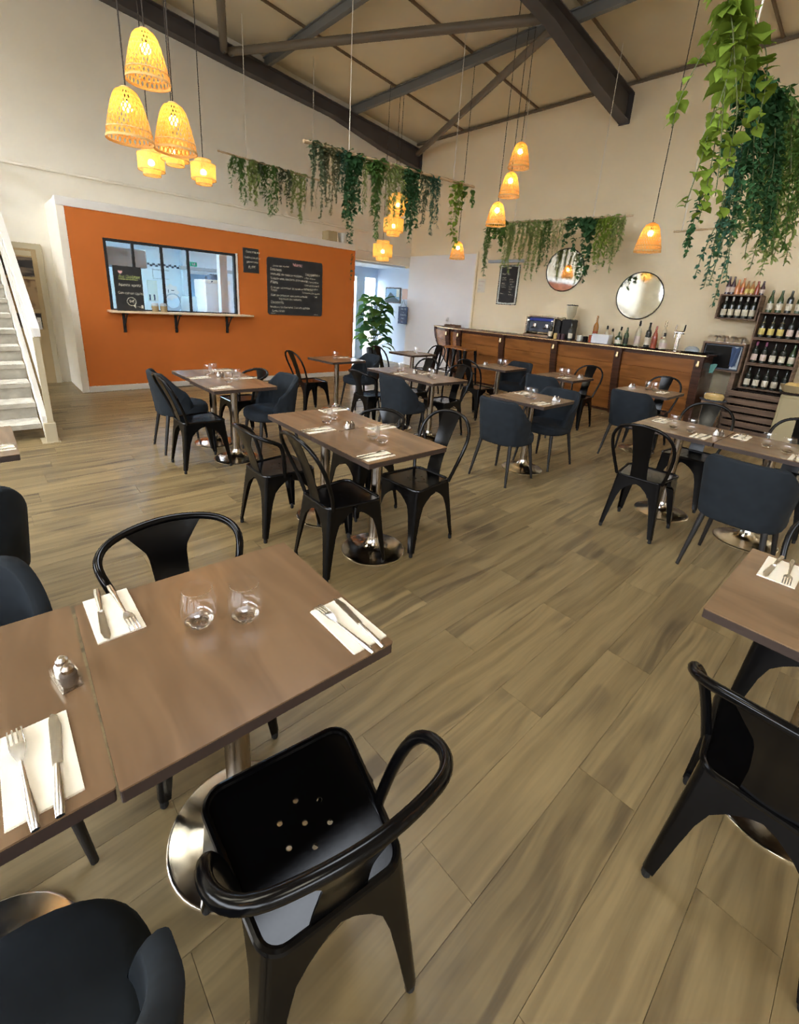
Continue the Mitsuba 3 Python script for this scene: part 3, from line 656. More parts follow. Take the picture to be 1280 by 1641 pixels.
for a, b in zip(edges[:-1], edges[1:]):
    a2, b2 = a + (.03 if a != edges[0] else 0), b - .03
    if b2 - a2 < .06: continue
    for s in range(NS):
        z0, z1 = .05 + s * (BH - .10) / NS, .05 + (s + 1) * (BH - .10) / NS - .004
        Q = np.array([[(hx(x, z), hull_y(x, z) + .004 - .006 * (s % 2), z) for z in (z0, (z0 + z1) / 2, z1)] for x in np.linspace(a2, b2, 9)])
        child(bar, 'plank', ply(grid(Q, .02), 'bar_wood', 40))
for x in RIBS:
    Q = [np.array([[(hx(x + d, z), hull_y(x, z) - .05 + .0 * d, z) for z in ZS] for d in (-.055, 0, .055)])]
    child(bar, 'rib', ply(grid(Q[0], .06), 'bar_rib', 40))
    child(bar, 'rib_lamp', ply(moved(lathe([(0, -.05), (.022, -.045), (.028, -.02), (.018, .02), (.022, .045), (0, .05)], 12), x, hull_y(x, 1.0) - .10, 1.0), 'brass', True))
stem = spline([(stem_x(z) - .015, hull_y(BX0, z) + .0, z) for z in np.linspace(0, BH + .02, 8)], 20)
child(bar, 'stem', ply(tube(stem, .035, 8), 'bar_rib', 50))
topP = [(x, hull_y(x, BH) - .035) for x in np.linspace(BX0 - .06, BX1 + .04, 40)] + [(BX1 + .04, 8.42), (BX0 - .02, 8.42)]
child(bar, 'countertop', ply(ext(sg.Polygon(topP), .025, BH), 'bar_rib'))
rail = [(x, hull_y(x, BH) - .04, BH + .013) for x in np.linspace(BX0 - .06, BX1 + .02, 40)]
child(bar, 'edge_strip', ply(tube(rail, .014, 6), 'brass', 50))
# back counter
put([('', ply(cat([box(-5.4, -1.95, 8.42, 8.58, 0, 1.10)]), 'bar_rib'))], 'back_counter', label='dark low cabinet against the back wall behind the bar', cat='cabinet')

# bottles -----------------------------------------------------------
def wine(bodymat, labmat, capmat, h=.30, r=.0375, kind='bordeaux', neck=None):
    if kind == 'bordeaux': pf = [(0, 0), (r, .003), (r, h * .60), (r * .85, h * .67), (.0145, h * .745), (.0135, h * .97), (.0145, h * .985), (0, h)]
    elif kind == 'burgundy': pf = [(0, 0), (r, .003), (r, h * .46), (r * .8, h * .60), (.016, h * .78), (.0135, h * .97), (.0145, h * .985), (0, h)]
    elif kind == 'squat': pf = [(0, 0), (r, .004), (r, h * .55), (r * .7, h * .66), (.014, h * .72), (.013, h * .97), (0, h)]
    else: pf = [(0, 0), (r, .004), (r, h * .52), (r * .55, h * .72), (.012, h * .82), (.013, h * .98), (0, h)]
    L = [P('body', lathe(pf, 20), bodymat, 40)]
    if labmat: L.append(P('label', lathe([(r + .0008, h * .12), (r + .0008, h * .42)], 20), labmat, True))
    if capmat: L.append(P('capsule', lathe([(.0150, h * .80), (.0150, h * 1.003), (0, h * 1.004)], 14), capmat, 40))
    if neck: L.append(P('neck_label', lathe([(r * .62, h * .66), (r * .62, h * .70)], 14), neck, True))
    return L
W = {'w': wine('bottle_dark', 'label_white', None), 'ws': wine('bottle_dark', 'label_white', 'capsule_silver'), 'y': wine('bottle_dark', 'label_yellow', None, kind='burgundy', neck='label_yellow'),
     'p': wine('bottle_dark', 'label_pink', 'capsule_purple'), 'pk': wine('bottle_dark', 'label_pink', None), 'wb': wine('bottle_green', 'label_white', None, kind='burgundy')}
# rack: crates with bottles
def crate(name, x0, x1, z0, z1, y0, label, th=.018):
    L = [('left_board', ply(box(x0, x0 + th, y0, 8.59, z0, z1), 'crate_wood')), ('right_board', ply(box(x1 - th, x1, y0, 8.59, z0, z1), 'crate_wood')),
         ('top_board', ply(box(x0 + th, x1 - th, y0, 8.59, z1 - th, z1), 'crate_wood')), ('bottom_board', ply(box(x0 + th, x1 - th, y0, 8.59, z0, z0 + th), 'crate_wood')),
         ('back_board', ply(box(x0 + th, x1 - th, 8.57, 8.59, z0 + th, z1 - th), 'crate_dark'))]
    put(L, name, None, label, 'crate')
Y0 = 8.30
crate('wine_crate', -2.06, -1.555, 1.655, 2.005, Y0, 'wooden wine crate fixed on the wall left of the rack, soft drinks on top')
crate('wine_crate', -1.535, -.96, 1.415, 1.775, Y0, 'topmost wooden crate of the wine rack column, yellow-labelled bottles inside')
crate('wine_crate', -1.535, -.96, 1.052, 1.412, Y0, 'middle wooden crate of the wine rack column')
crate('wine_crate', -1.535, -.96, .69, 1.049, Y0, 'lowest wine-filled crate of the rack column')
def shelf_row(types, x0, x1, z, where, y=8.38):
    n = len(types)
    for i, t in enumerate(types):
        x = x0 + (x1 - x0) * i / max(1, n - 1)
        put(W[t], 'wine_bottle', tr(x, y, z), f'dark wine bottle {where}, {["first","second","third","fourth","fifth","sixth"][i]} from the left', 'bottle')
shelf_row(['ws'] * 5, -1.985, -1.63, 1.674, 'in the wall crate left of the rack')
shelf_row(['y', 'y', 'y', 'pk', 'pk'], -1.46, -1.03, 1.434, 'in the topmost crate of the rack column')
shelf_row(['p', 'p', 'w', 'w', 'wb'], -1.46, -1.03, 1.071, 'in the middle crate of the rack column')
shelf_row(['w'] * 5, -1.46, -1.03, .709, 'in the lowest crate of the rack column')
shelf_row(['wb', 'wb', 'w', 'wb', 'w'], -1.45, -1.02, 1.776, 'standing on top of the rack column')
SD = [('bottle_purple', 'label_pink', .25, .030), ('bottle_purple', 'label_pink', .25, .030), ('bottle_orange', None, .21, .028), ('bottle_orange', 'bottle_red', .23, .028), ('bottle_amber', 'label_yellow', .19, .026),
      ('bottle_amber', 'label_yellow', .19, .026), ('bottle_red', None, .19, .026), ('bottle_purple', 'label_pink', .19, .028)]
names = ['dark soda bottle, first from the left', 'dark soda bottle, second from the left', 'pale orange juice bottle, third from the left', 'orange bottle with red label, fourth from the left', 'amber juice bottle, fifth from the left',
         'amber juice bottle, sixth from the left', 'red juice bottle, seventh from the left', 'small dark bottle at the right end']
for i, (bm, lm, h, r) in enumerate(SD):
    put(wine(bm, lm, None, h, r, 'soda'), 'soda_bottle', tr(-2.005 + .060 * i, 8.38, 2.006), names[i] + ' on the wall wine crate', 'bottle')
# open crate with microwave oven, glasses on top, cloths
crate('shelf_crate', -2.10, -1.56, .90, 1.315, 8.22, 'wooden shelf box with a dark oven right of the bar', .022)
put([('body', ply(box(-2.07, -1.59, 8.25, 8.55, .925, 1.285, .006), 'kitchen_dark')), ('door', ply(box(-2.055, -1.70, 8.235, 8.25, .95, 1.27, .004), 'black_metal')), ('control_panel', ply(box(-1.69, -1.60, 8.238, 8.25, .95, 1.27), 'kitchen_grey'))],
    'microwave_oven', None, 'dark microwave oven in the wooden shelf box', 'oven')
def cloth(x, y, z, w, h, mat, lab, n=10):
    Q = np.zeros((n, n, 3))
    for i in range(n):
        for j in range(n):
            u, v = i / (n - 1), j / (n - 1); Q[i, j] = (x + (u - .5) * w * (1 - .35 * v), y + .02 * math.sin(7 * u + 2 * v) - .02 * v, z - h * v + .012 * math.sin(9 * u))
    put([('', ply(grid(Q, .006), mat, True))], 'cloth', None, lab, 'cloth')
cloth(-1.95, 8.20, .99, .22, .14, 'teal_cloth', 'teal cloth on the front of the wooden shelf box')
cloth(-1.66, 8.205, 1.26, .11, .27, 'blue_cloth', 'dark blue cloth hanging in front of the oven')
wg = lathe([(.03, 0), (.033, .05), (.024, .085), (.004, .10), (.004, .16), (.030, .165), (0, .168)], 16)
for i in range(9):
    put([P('', wg, 'glass', True)], 'wine_glass', tr(-2.05 + .054 * i, 8.32 + .05 * (i % 2), 1.316), 'upturned wine glass on the wooden shelf box', 'glass', 'upturned wine glasses')
put([('leg', ply(box(-2.06, -2.0, 8.28, 8.58, 0, .899), 'crate_wood')), ('leg_001', ply(box(-1.66, -1.60, 8.28, 8.58, 0, .899), 'crate_wood')), ('shelf', ply(box(-2.0, -1.66, 8.28, 8.58, .5, .53), 'crate_wood'))], 'shelf_stand', None, 'dark wooden stand under the shelf box', 'stand')
# cake dome on a pillar
put([P('pillar', moved(cat([box(-.10, .10, -.10, .10, 0, .46, .01), box(-.12, .12, -.12, .12, .46, .50, .006)]), -1.70, 7.86), 'crate_wood', 30), P('plate', moved(lathe([(0, .50), (.17, .505), (.175, .52), (0, .52)], 24), -1.70, 7.86), 'kitchen_dark', 40)], 'pedestal_stand', None, 'wooden pillar stand with a dark plate right of the bar', 'stand')
put([P('', moved(lathe([(.155, .521), (.158, .60), (.14, .66), (.08, .71), (.012, .725), (.012, .745), (0, .75)], 24), -1.70, 7.86), 'pane', True)], 'cake_dome', None, 'clear domed cake cover on the pillar stand', 'dome')
put([P('', moved(lathe([(0, .521), (.12, .522), (.125, .57), (.10, .60), (0, .605)], 20), -1.70, 7.86), 'bread', 40)], 'cake', None, 'pale cake under the clear dome', 'cake')
# slatted pallet below the rack
pal = put([('', ply(cat([box(-1.60, -1.56, 8.24, 8.55, 0, .66), box(-.98, -.94, 8.24, 8.55, 0, .66), box(-1.6, -.94, 8.50, 8.55, 0, .66)]), 'crate_dark'))], 'slatted_crate', None, 'stack of dark wooden slats under the wine rack', 'crate')
for i in range(6): child(pal, 'slat', ply(box(-1.62, -.93, 8.21, 8.24, .02 + i * .11, .10 + i * .11, .003), 'crate_wood'))
put([('body', ply(box(-.98, -.40, 8.02, 8.40, 0, .72, .012), 'beige_cabinet')), ('top', ply(box(-1.0, -.38, 8.0, 8.42, .72, .745, .005), 'crate_dark')), ('door', ply(box(-.95, -.43, 8.005, 8.019, .06, .68, .004), 'beige_cabinet'))], 'low_cabinet', None, 'olive beige cabinet at the right edge below the wine rack', 'cabinet')
bk = lathe([(0, .746), (.13, .746), (.17, .84), (.16, .84), (.12, .755), (0, .755)], 20, 1.2, .8)
put([P('', moved(bk, -.84, 8.16), 'basket', 40)], 'bread_basket', None, 'round basket on the beige cabinet', 'basket')
for i, (dx, dy) in enumerate(((-.08, 0), (.0, .03), (.08, -.01))):
    put([P('', moved(trimesh.creation.icosphere(2, .07), 0, 0, 0), 'bread', True)], 'bread_roll', tr(-.84 + dx, 8.16 + dy, .83, 20 * i) @ T4().scale([1, .8, .7]), 'golden bread roll in the basket on the beige cabinet', 'bread', 'bread rolls')

# things on the bar -------------------------------------------------
ZB = BH + .025
em = [P('body', box(-5.06, -4.52, 8.05, 8.40, ZB + .09, ZB + .36, .012), 'kitchen_dark'), P('top_tray', box(-5.08, -4.50, 8.03, 8.40, ZB + .36, ZB + .385, .006), 'steel'), P('drip_tray', box(-5.10, -4.50, 7.93, 8.36, ZB, ZB + .05, .006), 'steel'),
      P('side_panel', box(-5.09, -5.065, 7.96, 8.40, ZB + .05, ZB + .36, .006), 'chrome'), P('side_panel_001', box(-4.515, -4.49, 7.96, 8.40, ZB + .05, ZB + .36, .006), 'chrome'),
      P('front_panel', box(-5.03, -4.55, 7.99, 8.05, ZB + .295, ZB + .345, .006), 'espresso_blue')]
for i, x in enumerate((-4.92, -4.66)):
    s = '' if i == 0 else '_001'
    em += [P('group_head' + s, moved(lathe([(0, .17), (.036, .17), (.036, .24), (0, .24)], 14), x, 8.02, ZB), 'chrome'), P('portafilter' + s, rod((x, 8.02, ZB + .18), (x + .02, 7.86, ZB + .165), .014), 'black_matte'), P('knob' + s, moved(lathe([(0, -.02), (.025, -.015), (.025, .015), (0, .02)], 12), x + (-.12 if i == 0 else .12), 7.98, ZB + .30), 'chrome')]
put(em, 'espresso_machine', None, 'chrome and dark blue espresso machine on the bar', 'coffee machine')
put([P('body', box(-4.40, -4.22, 8.08, 8.34, ZB, ZB + .36, .015), 'black_matte'), P('hopper', moved(lathe([(.045, .36), (.085, .47), (.09, .58), (.095, .60), (0, .60)], 16), -4.31, 8.20, ZB), 'bottle_pale'), P('beans', moved(lathe([(0, .361), (.043, .361), (.078, .455), (0, .455)], 16), -4.31, 8.20, ZB), 'kitchen_dark'), P('lid', moved(lathe([(0, .60), (.10, .60), (.10, .615), (0, .62)], 16), -4.31, 8.20, ZB), 'black_metal')], 'coffee_grinder', None, 'black coffee grinder with clear hopper beside the espresso machine', 'grinder')
put([P('', box(-4.56, -4.44, 8.10, 8.36, ZB, ZB + .33, .01), 'black_matte')], 'coffee_grinder', None, 'low black box between the espresso machine and the grinder', 'grinder')
cl = [(-4.52, 'w', 'left of the glasses beside the espresso machine'), (-4.12, 'w', 'right of the dark glasses on the bar')]
for x, t, w in cl: put(W[t], 'wine_bottle', tr(x, 7.93, ZB), 'dark cream-labelled wine bottle on the bar, ' + w, 'bottle')
for i in range(3): put([P('', moved(lathe([(.0, 0), (.032, 0), (.034, .10), (.03, .10), (0, .012)], 14), 0), 'bottle_purple' if i else 'bread', 40)], 'cup', tr(-4.42 + .075 * i, 7.95, ZB), ['tan cup on the bar between two wine bottles', 'dark cup on the bar, left of the two dark ones', 'dark cup on the bar, right of the two dark ones'][i], 'cup')
put([P('', lathe([(0, 0), (.05, 0), (.055, .10), (.05, .10), (0, .01)], 16), 'white_pot', 40)], 'white_jar', tr(-3.99, 8.05, ZB), 'white round jar on the bar right of the coffee grinder', 'jar')
put([P('', lathe([(0, 0), (.04, 0), (.042, .09), (.036, .09), (0, .01)], 16), 'black_metal', 40)], 'dark_jar', tr(-3.87, 8.02, ZB), 'small dark jar on the bar next to the white jar', 'jar')
put([P('', lathe([(0, 0), (.045, 0), (.045, .12), (0, .125)], 16), 'bottle_red', 40)], 'brown_jar', tr(-3.77, 8.03, ZB), 'brown jar on the bar left of the white box', 'jar')
put([P('box', box(-.15, .15, -.08, .08, 0, .15, .006), 'fridge_white'), P('lid', box(-.145, .145, -.075, .075, .15, .156), 'white_gloss')], 'white_box', tr(-3.58, 8.02, ZB), 'white rectangular box on the bar', 'box')
LQ = [('bottle_amber', 'bottle_red', None, .46, .042, 'bordeaux', -3.78, 8.16, 'tall amber bottle left of the white box'), ('bottle_pale', None, 'black_matte', .30, .036, 'squat', -3.60, 8.22, 'clear bottle with black cap behind the white box, left one'),
      ('bottle_pale', None, 'black_matte', .26, .036, 'squat', -3.50, 8.22, 'clear bottle with black cap behind the white box, middle one'), ('bottle_pale', None, 'black_matte', .30, .036, 'squat', -3.36, 8.22, 'clear bottle with black cap behind the white box, right one'),
      ('bottle_green', 'label_white', None, .22, .055, 'squat', -3.31, 8.05, 'squat green bottle with white label on the bar'), ('bottle_green', 'bottle_dark', None, .30, .036, 'bordeaux', -3.20, 8.08, 'dark green bottle on the bar next to the squat one'),
      ('bottle_pale', 'label_pink', 'black_matte', .42, .045, 'bordeaux', -3.04, 8.14, 'tall clear bottle below the right mirror, left one'), ('bottle_dark', 'label_white', 'black_matte', .40, .042, 'bordeaux', -2.88, 8.14, 'tall dark bottle with white label below the right mirror'),
      ('bottle_red', 'bottle_red', None, .36, .042, 'burgundy', -2.76, 8.10, 'red brown bottle on the bar under the right mirror'), ('bottle_pale', 'bottle_red', 'brass', .44, .036, 'bordeaux', -2.66, 8.18, 'tallest clear bottle with a brass stopper on the bar'),
      ('bottle_pale', 'label_pink', 'black_matte', .26, .055, 'squat', -2.60, 8.04, 'squat pink bottle at the right end of the bottles on the bar')]
for bm, lm, cm, h, r, kd, x, y, lab in LQ: put(wine(bm, lm, cm, h, r, kd), 'liquor_bottle', tr(x, y, ZB), lab, 'bottle')
tray = lathe([(0, 0), (.17, 0), (.185, .018), (.18, .018), (.165, .006), (0, .006)], 28)
for x, lab in ((-3.14, 'left dark round tray on the bar'), (-2.70, 'middle dark round tray on the bar'), (-2.12, 'right dark round tray at the end of the bar')): put([P('', tray, 'black_metal', 40)], 'serving_tray', tr(x, 7.96, ZB), lab, 'tray')
put([P('column', moved(lathe([(0, 0), (.05, 0), (.05, .012), (.028, .03), (.026, .28), (0, .28)], 16), 0), 'chrome', 40), P('crossbar', rod((-.07, 0, .285), (.07, 0, .285), .022, 12), 'chrome', 40), P('handle', rod((-.06, 0, .30), (-.055, 0, .40), .010), 'brass'), P('handle_001', rod((.06, 0, .30), (.065, 0, .40), .010), 'black_matte'), P('spout', tube([(-.04, -.02, .28), (-.04, -.06, .27), (-.04, -.07, .20)], .008), 'chrome'), P('spout_001', tube([(.04, -.02, .28), (.04, -.06, .27), (.04, -.07, .20)], .008), 'chrome')], 'beer_tap', tr(-2.40, 8.02, ZB), 'chrome beer tap with two handles on the bar', 'beer tap')
put([P('', lathe([(0, 0), (.08, .0), (.085, .03), (.05, .07), (0, .08)], 14, 1.2, .8), 'kitchen_grey', 40)], 'folded_cloth', tr(-2.2, 8.12, ZB + .02), 'grey bundled cloth beside the beer tap', 'cloth')
put([P('', lathe([(0, 0), (.03, 0), (.006, .01), (.005, .09), (.035, .13), (.032, .20), (.03, .20), (.03, .135), (0, .1)], 14), 'glass', True)], 'wine_glass', tr(-7.35, 8.2, ZB), 'stemmed glass at the bow end of the bar', 'glass')
put([P('', cat([box(-.18, .18, -.10, .10, 0, .012), box(-.18, -.17, -.10, .10, .012, .06), box(.17, .18, -.10, .10, .012, .06), box(-.17, .17, .09, .10, .012, .06)]), 'crate_wood')], 'wooden_tray', tr(-7.1, 8.12, ZB, -8), 'small wooden tray at the bow end of the bar', 'tray')

# mirrors, boards, posters on the back wall ---------------------------
for x, z, r, lab in ((-4.80, 2.385, .385, 'left round mirror on the back wall behind the hanging plants'), (-3.325, 1.955, .385, 'right round mirror on the back wall above the bottles')):
    d = lathe([(0, 0), (r, 0), (r, .004), (0, .004)], 64); d = on_plane_y(d, x, YB - .012, z)
    rim = on_plane_y(tube([(r * math.cos(a), r * math.sin(a), .002) for a in np.linspace(0, 2 * math.pi, 64, endpoint=False)], .008, 8, closed=True), x, YB - .014, z)
    put([('glass', ply(d, 'mirror')), ('frame', ply(rim, 'black_matte', 60))], 'round_mirror', None, lab, 'mirror')
def tparts(ms, mat, n0=0): return [('text_line' if i + n0 == 0 else f'text_line_{i + n0:03d}', ply(m, mat)) for i, m in enumerate(ms)]
def lines_y(rows, x, z, y=YB - .031):
    return [on_plane_y(text(s, h), x + dx, y, z + dz) for s, h, dx, dz in rows]
pb = sg.box(-.20, -.34, .20, .34).union(sg.Point(0, -1.0).buffer(1.37, quad_segs=40).intersection(sg.box(-.20, .30, .20, .40))).union(sg.Point(0, 1.0).buffer(1.37, quad_segs=40).intersection(sg.box(-.20, -.40, .20, -.30)))
put([('frame', ply(box(-6.30, -5.80, YB - .02, YB - .001, 1.70, 2.49, .004), 'pale_print')), ('border', ply(cat([box(-6.305, -5.795, YB - .024, YB - .02, 1.695, 1.707), box(-6.305, -5.795, YB - .024, YB - .02, 2.483, 2.495), box(-6.305, -6.293, YB - .024, YB - .02, 1.707, 2.483), box(-5.807, -5.795, YB - .024, YB - .02, 1.707, 2.483)]), 'black_matte')),
     ('board', ply(on_plane_y(ext(pb, .006), -6.05, YB - .022, 2.10), 'chalkboard')),
     ('hanging_tab', ply(box(-6.10, -6.01, YB - .034, YB - .028, 2.425, 2.45), 'label_white')),
     *tparts(lines_y([('Nos Vins', .034, -.17, .20), ('Rouges', .022, -.17, .13), ('au verre', .022, -.17, .09), ('Blancs', .022, -.17, .02), ('au verre', .022, -.17, -.02), ('Bouteille', .022, -.17, -.06), ('Rosés', .022, -.17, -.19), ('Bières', .022, .03, .10), ('Pression', .022, .03, .05), ('Softs', .022, .03, 0), ('Jus de fruits', .02, .02, -.05), ('Cafés', .022, .03, -.10), ('Thés', .022, .03, -.16), ('Infusions', .020, .03, -.21)], -6.05, 2.10), 'chalk')],
    'wine_menu_board', None, 'framed black drinks menu on the back wall above the bar', 'menu board')
put([('', ply(box(-6.62, -5.73, YB - .06, YB - .001, 2.54, 2.60, .006), 'kitchen_grey'))], 'wall_rail', None, 'grey metal rail on the back wall above the drinks menu', 'rail')
put([('sheet', ply(box(-6.88, -6.67, YB - .004, YB - .001, 1.93, 2.22), 'label_white')), *tparts(lines_y([('Informations', .022, 0, .18), ('horaires', .022, 0, .10), ('merci', .022, 0, .02)], -6.86, 1.97, YB - .005), 'skin_print')], 'paper_notice', None, 'pale paper notice on the back wall left of the drinks menu', 'notice')
pm = sg.Polygon([(-.30, -.16), (-.10, .08), (-.04, .05), (.12, -.06), (.28, -.13), (.28, -.17), (-.3, -.17)])
put([('frame', ply(cat([box(-10.06, -9.44, YB - .025, YB - .001, 1.58, 1.98, .004)]), 'beam')), ('picture', ply(box(-10.03, -9.47, YB - .028, YB - .025, 1.61, 1.95), 'blue_print')), ('mountain', ply(on_plane_y(ext(pm, .002), -9.75, YB - .0285, 1.78), 'teal_dark')), ('inset', ply(box(-9.60, -9.48, YB - .031, YB - .0285, 1.74, 1.94), 'pale_print'))],
    'framed_picture', None, 'blue framed mountain picture on the wall beside the tall plant', 'picture')
put([('', ply(box(-9.40, -9.18, YB - .008, YB - .001, 1.69, 1.95), 'skin_print'))], 'small_poster', None, 'small pale pink poster right of the blue picture', 'poster')
put([('board', ply(box(-9.45, -9.09, YB - .06, YB - .048, 1.06, 1.50, .005), 'navy_sign')), ('cord', ply(cat([rod((-9.38, YB - .05, 1.50), (-9.27, YB - .05, 1.68), .004), rod((-9.16, YB - .05, 1.50), (-9.27, YB - .05, 1.68), .004)]), 'cord')),
     *tparts([on_plane_y(text(s, h, True), -9.27 - w, YB - .0605, z) for s, h, w, z in (('FAITES', .045, .085, 1.42), ('une', .035, .035, 1.345), ('PAUSE', .05, .08, 1.265), ('bien', .05, .06, 1.18), ('ici', .045, .035, 1.10))], 'sign_text')], 'hanging_sign', None, 'dark blue hanging sign with pale lettering under the pink poster', 'sign')

# hatch: frame, panes, shelf, boards -----------------------------------
hw = .035; hy0, hy1, hz0, hz1 = 1.555, 3.495, 1.21, 2.205
ms = [1.93, 2.325, 2.715]
kw = struct('window_5', cat([box(-8.15, -8.09, hy0, hy1, hz1 - hw, hz1), box(-8.15, -8.09, hy0, hy0 + hw, hz0, hz1), box(-8.15, -8.09, hy1 - hw, hy1, hz0, hz1), box(-8.15, -8.09, hy0, hy1, hz0, hz0 + .02)] ), 'black_matte', label='kitchen serving hatch with black steel mullions')
for y in ms: child(kw, 'mullion', ply(box(-8.15, -8.09, y - .014, y + .014, hz0 + .02, hz1 - hw), 'black_matte'))
bo = [hy0 + hw] + ms + [hy1 - hw]
for a, b in zip(bo[:-1], bo[1:]):
    child(kw, 'pane', ply(trimesh.Trimesh([[-8.12, a, hz0], [-8.12, b, hz0], [-8.12, b, hz1], [-8.12, a, hz1]], [[0, 1, 2], [0, 2, 3]], process=False), 'pane'))
struct('trim_7', cat([box(-8.10, -8.085, hy1, hy1 + .035, hz0, hz1 + .01)]), 'white_gloss')
sk = [('board', ply(box(-8.10, -7.80, 1.50, 3.66, 1.185, 1.215, .004), 'shelf_wood'))]
for i, y in enumerate((1.71, 2.45, 3.29)):
    s = '' if i == 0 else f'_{i:03d}'
    sk.append(('bracket' + s, ply(cat([box(-8.10, -8.075, y - .018, y + .018, .89, 1.185), box(-8.08, -7.84, y - .018, y + .018, 1.165, 1.185), rod((-8.085, y, .95), (-7.87, y, 1.17), .009)]), 'black_matte')))
put(sk, 'hatch_shelf', None, 'wooden shelf on black brackets under the kitchen hatch', 'shelf')
def lines_x(rows, x, y, z): return [on_plane_x(text(s, h), x, y + dy, z + dz) for s, h, dy, dz in rows]
heart = sg.Polygon([(16 * math.sin(t) ** 3, 13 * math.cos(t) - 5 * math.cos(2 * t) - 2 * math.cos(3 * t) - math.cos(4 * t)) for t in np.linspace(0, 2 * math.pi, 40, endpoint=False)])
from shapely import affinity
hm = on_plane_x(ext(affinity.scale(heart, .0018, .0018, origin=(0, 0)), .0015), -7.939, 1.695, 1.755)
ring = sg.Point(0, 0).buffer(.062).difference(sg.Point(0, 0).buffer(.054)).union(sg.Polygon([(.015, -.055), (.05, -.10), (.048, -.032)]))
put([('board', ply(box(-7.955, -7.94, 1.605, 1.975, 1.216, 1.84, .003), 'chalkboard')), ('heart', ply(hm, 'chalk_pink')),
     ('title', ply(cat([*lines_x([('Au Goûter', .044, .06, .46)], -7.9395, 1.605, 1.216), on_plane_x(ext(sg.box(0, 0, .25, .008), .0015), -7.9395, 1.665, 1.655)]), 'chalk_green')),
     *tparts(lines_x([('Apérol spritz', .036, .05, .35), ('Gin citron spritz', .034, .035, .235), ('9€', .042, .165, .115)], -7.9395, 1.605, 1.216), 'chalk'), ('doodle', ply(cat([on_plane_x(ext(ring, .0015), -7.9395, 1.805, 1.35), on_plane_x(ext(sg.box(0, 0, .026, .05), .0015), -7.9395, 1.93, 1.255), on_plane_x(ext(sg.box(0, 0, .06, .004), .0015), -7.9395, 1.86, 1.275)]), 'chalk'))],
    'chalkboard_sign', None, 'black chalkboard with a pink heart leaning on the hatch shelf', 'chalkboard')
for i, y in enumerate((2.115, 2.235)):
    put([P('', lathe([(0, 0), (.045, 0), (.05, .06), (.052, .085), (.046, .085), (0, .012)], 16), 'basket', 40)], 'small_pot', tr(-7.92, y, 1.216), ['left', 'right'][i] + ' small tan pot on the hatch shelf', 'pot')
    put([P('', moved(trimesh.creation.icosphere(2, .045), 0, 0, 0), 'kitchen_grey', True)], 'paper_bundle', tr(-7.92, y, 1.216 + .10) @ T4().scale([1, 1.1, .8]), ['left', 'right'][i] + ' pale bundle in the tan pot on the hatch shelf', 'bundle')
put([('board', ply(box(-8.099, -8.085, 3.63, 3.915, 1.925, 2.325, .003), 'chalkboard')), *tparts(lines_x([('Gourmand', .038, .045, .325), ('Café chocolat', .032, .022, .235), ('gourmand', .032, .06, .165), ('6,9€', .045, .085, .075)], -8.085, 3.63, 1.925), 'chalk')], 'chalkboard_sign', None, 'small black chalkboard on the orange wall right of the hatch', 'chalkboard')
mb = on_plane_x(ext(rrect(1.17, 1.0, .05, 6), .014), -8.099, 4.655, 1.728)
put([('board', ply(mb, 'chalkboard')), ('title', ply(cat(lines_x([('Menu', .055, .52, .885)], -8.085, 4.07, 1.228)), 'chalk_pink')),
     *tparts(lines_x([('Restaurant du midi', .026, .12, .85), ('Entrées', .046, .06, .775), ('Velouté de saison maison', .04, .06, .70), ('Salade aux lardons, parmesan', .04, .06, .625), ('Plats', .046, .06, .555), ('Croque-monsieur au saumon et dinde', .036, .06, .47), ('frites', .036, .07, .42), ('Filet de poisson, sauce moutarde', .036, .06, .335), ('légumes du moment', .036, .22, .275), ('Desserts', .046, .06, .205), ('Mousse au chocolat, biscuits sablés', .036, .045, .125), ('Tarte citron', .036, .07, .055), ('prix nets', .02, .06, .02),
                                    ('Suggestion', .044, .78, .745), ('• Plat du jour', .03, .76, .68), ('accompagné', .034, .80, .615), ('café gourmand', .034, .76, .55), ('menu complet', .034, .75, .485), ('Boissons incluses', .034, .72, .41), ('14€', .028, .98, .35), ('service', .018, .98, .02)], -8.085, 4.07, 1.228), 'chalk')],
    'menu_chalkboard', None, 'large black menu chalkboard on the orange wall', 'chalkboard')

# kitchen ------------------------------------------------------------
put([('', ply(box(-10.2, -9.30, 1.13, 2.42, 1.88, 2.18, .01), 'kitchen_grey'))], 'extractor_hood', None, 'grey extractor hood inside the kitchen at upper left of the hatch', 'hood')
bd = [box(-11.499, -11.49, y, y + .05, 2.01 + .03 * (i % 2), 2.05 + .03 * (i % 2)) for i, y in enumerate(np.arange(2.6, 3.68, .055))]
put([('', ply(cat(bd), 'kitchen_dark'))], 'tile_border', None, 'dark patterned tile border on the kitchen wall', 'tile border', kind='stuff')
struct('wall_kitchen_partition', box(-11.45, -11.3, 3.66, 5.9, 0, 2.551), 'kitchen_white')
pl = sg.Polygon([((.16 + .018 * math.cos(8 * t)) * math.cos(t), (.16 + .018 * math.cos(8 * t)) * math.sin(t)) for t in np.linspace(0, 2 * math.pi, 96, endpoint=False)])
put([('plate', ply(on_plane_x(ext(pl, .02), -11.49, 3.42, 1.50), 'white_panel')), ('hand', ply(on_plane_x(cat([ext(sg.box(-.06, .0, -.045, .07), .004), ext(sg.box(.0, .05, .07, .065), .004)]), -11.469, 3.42, 1.48), 'kitchen_dark'))], 'wall_clock', None, 'scalloped white wall clock in the kitchen', 'clock')
put([('', ply(on_plane_x(cat([ext(sg.Point(0, 0).buffer(.2).difference(sg.Point(0, .03).buffer(.15)), .03)]), -11.49, 3.45, 1.27), 'kitchen_grey'))], 'hanging_bowl', None, 'curved blue grey bowl hanging below the kitchen clock', 'bowl')
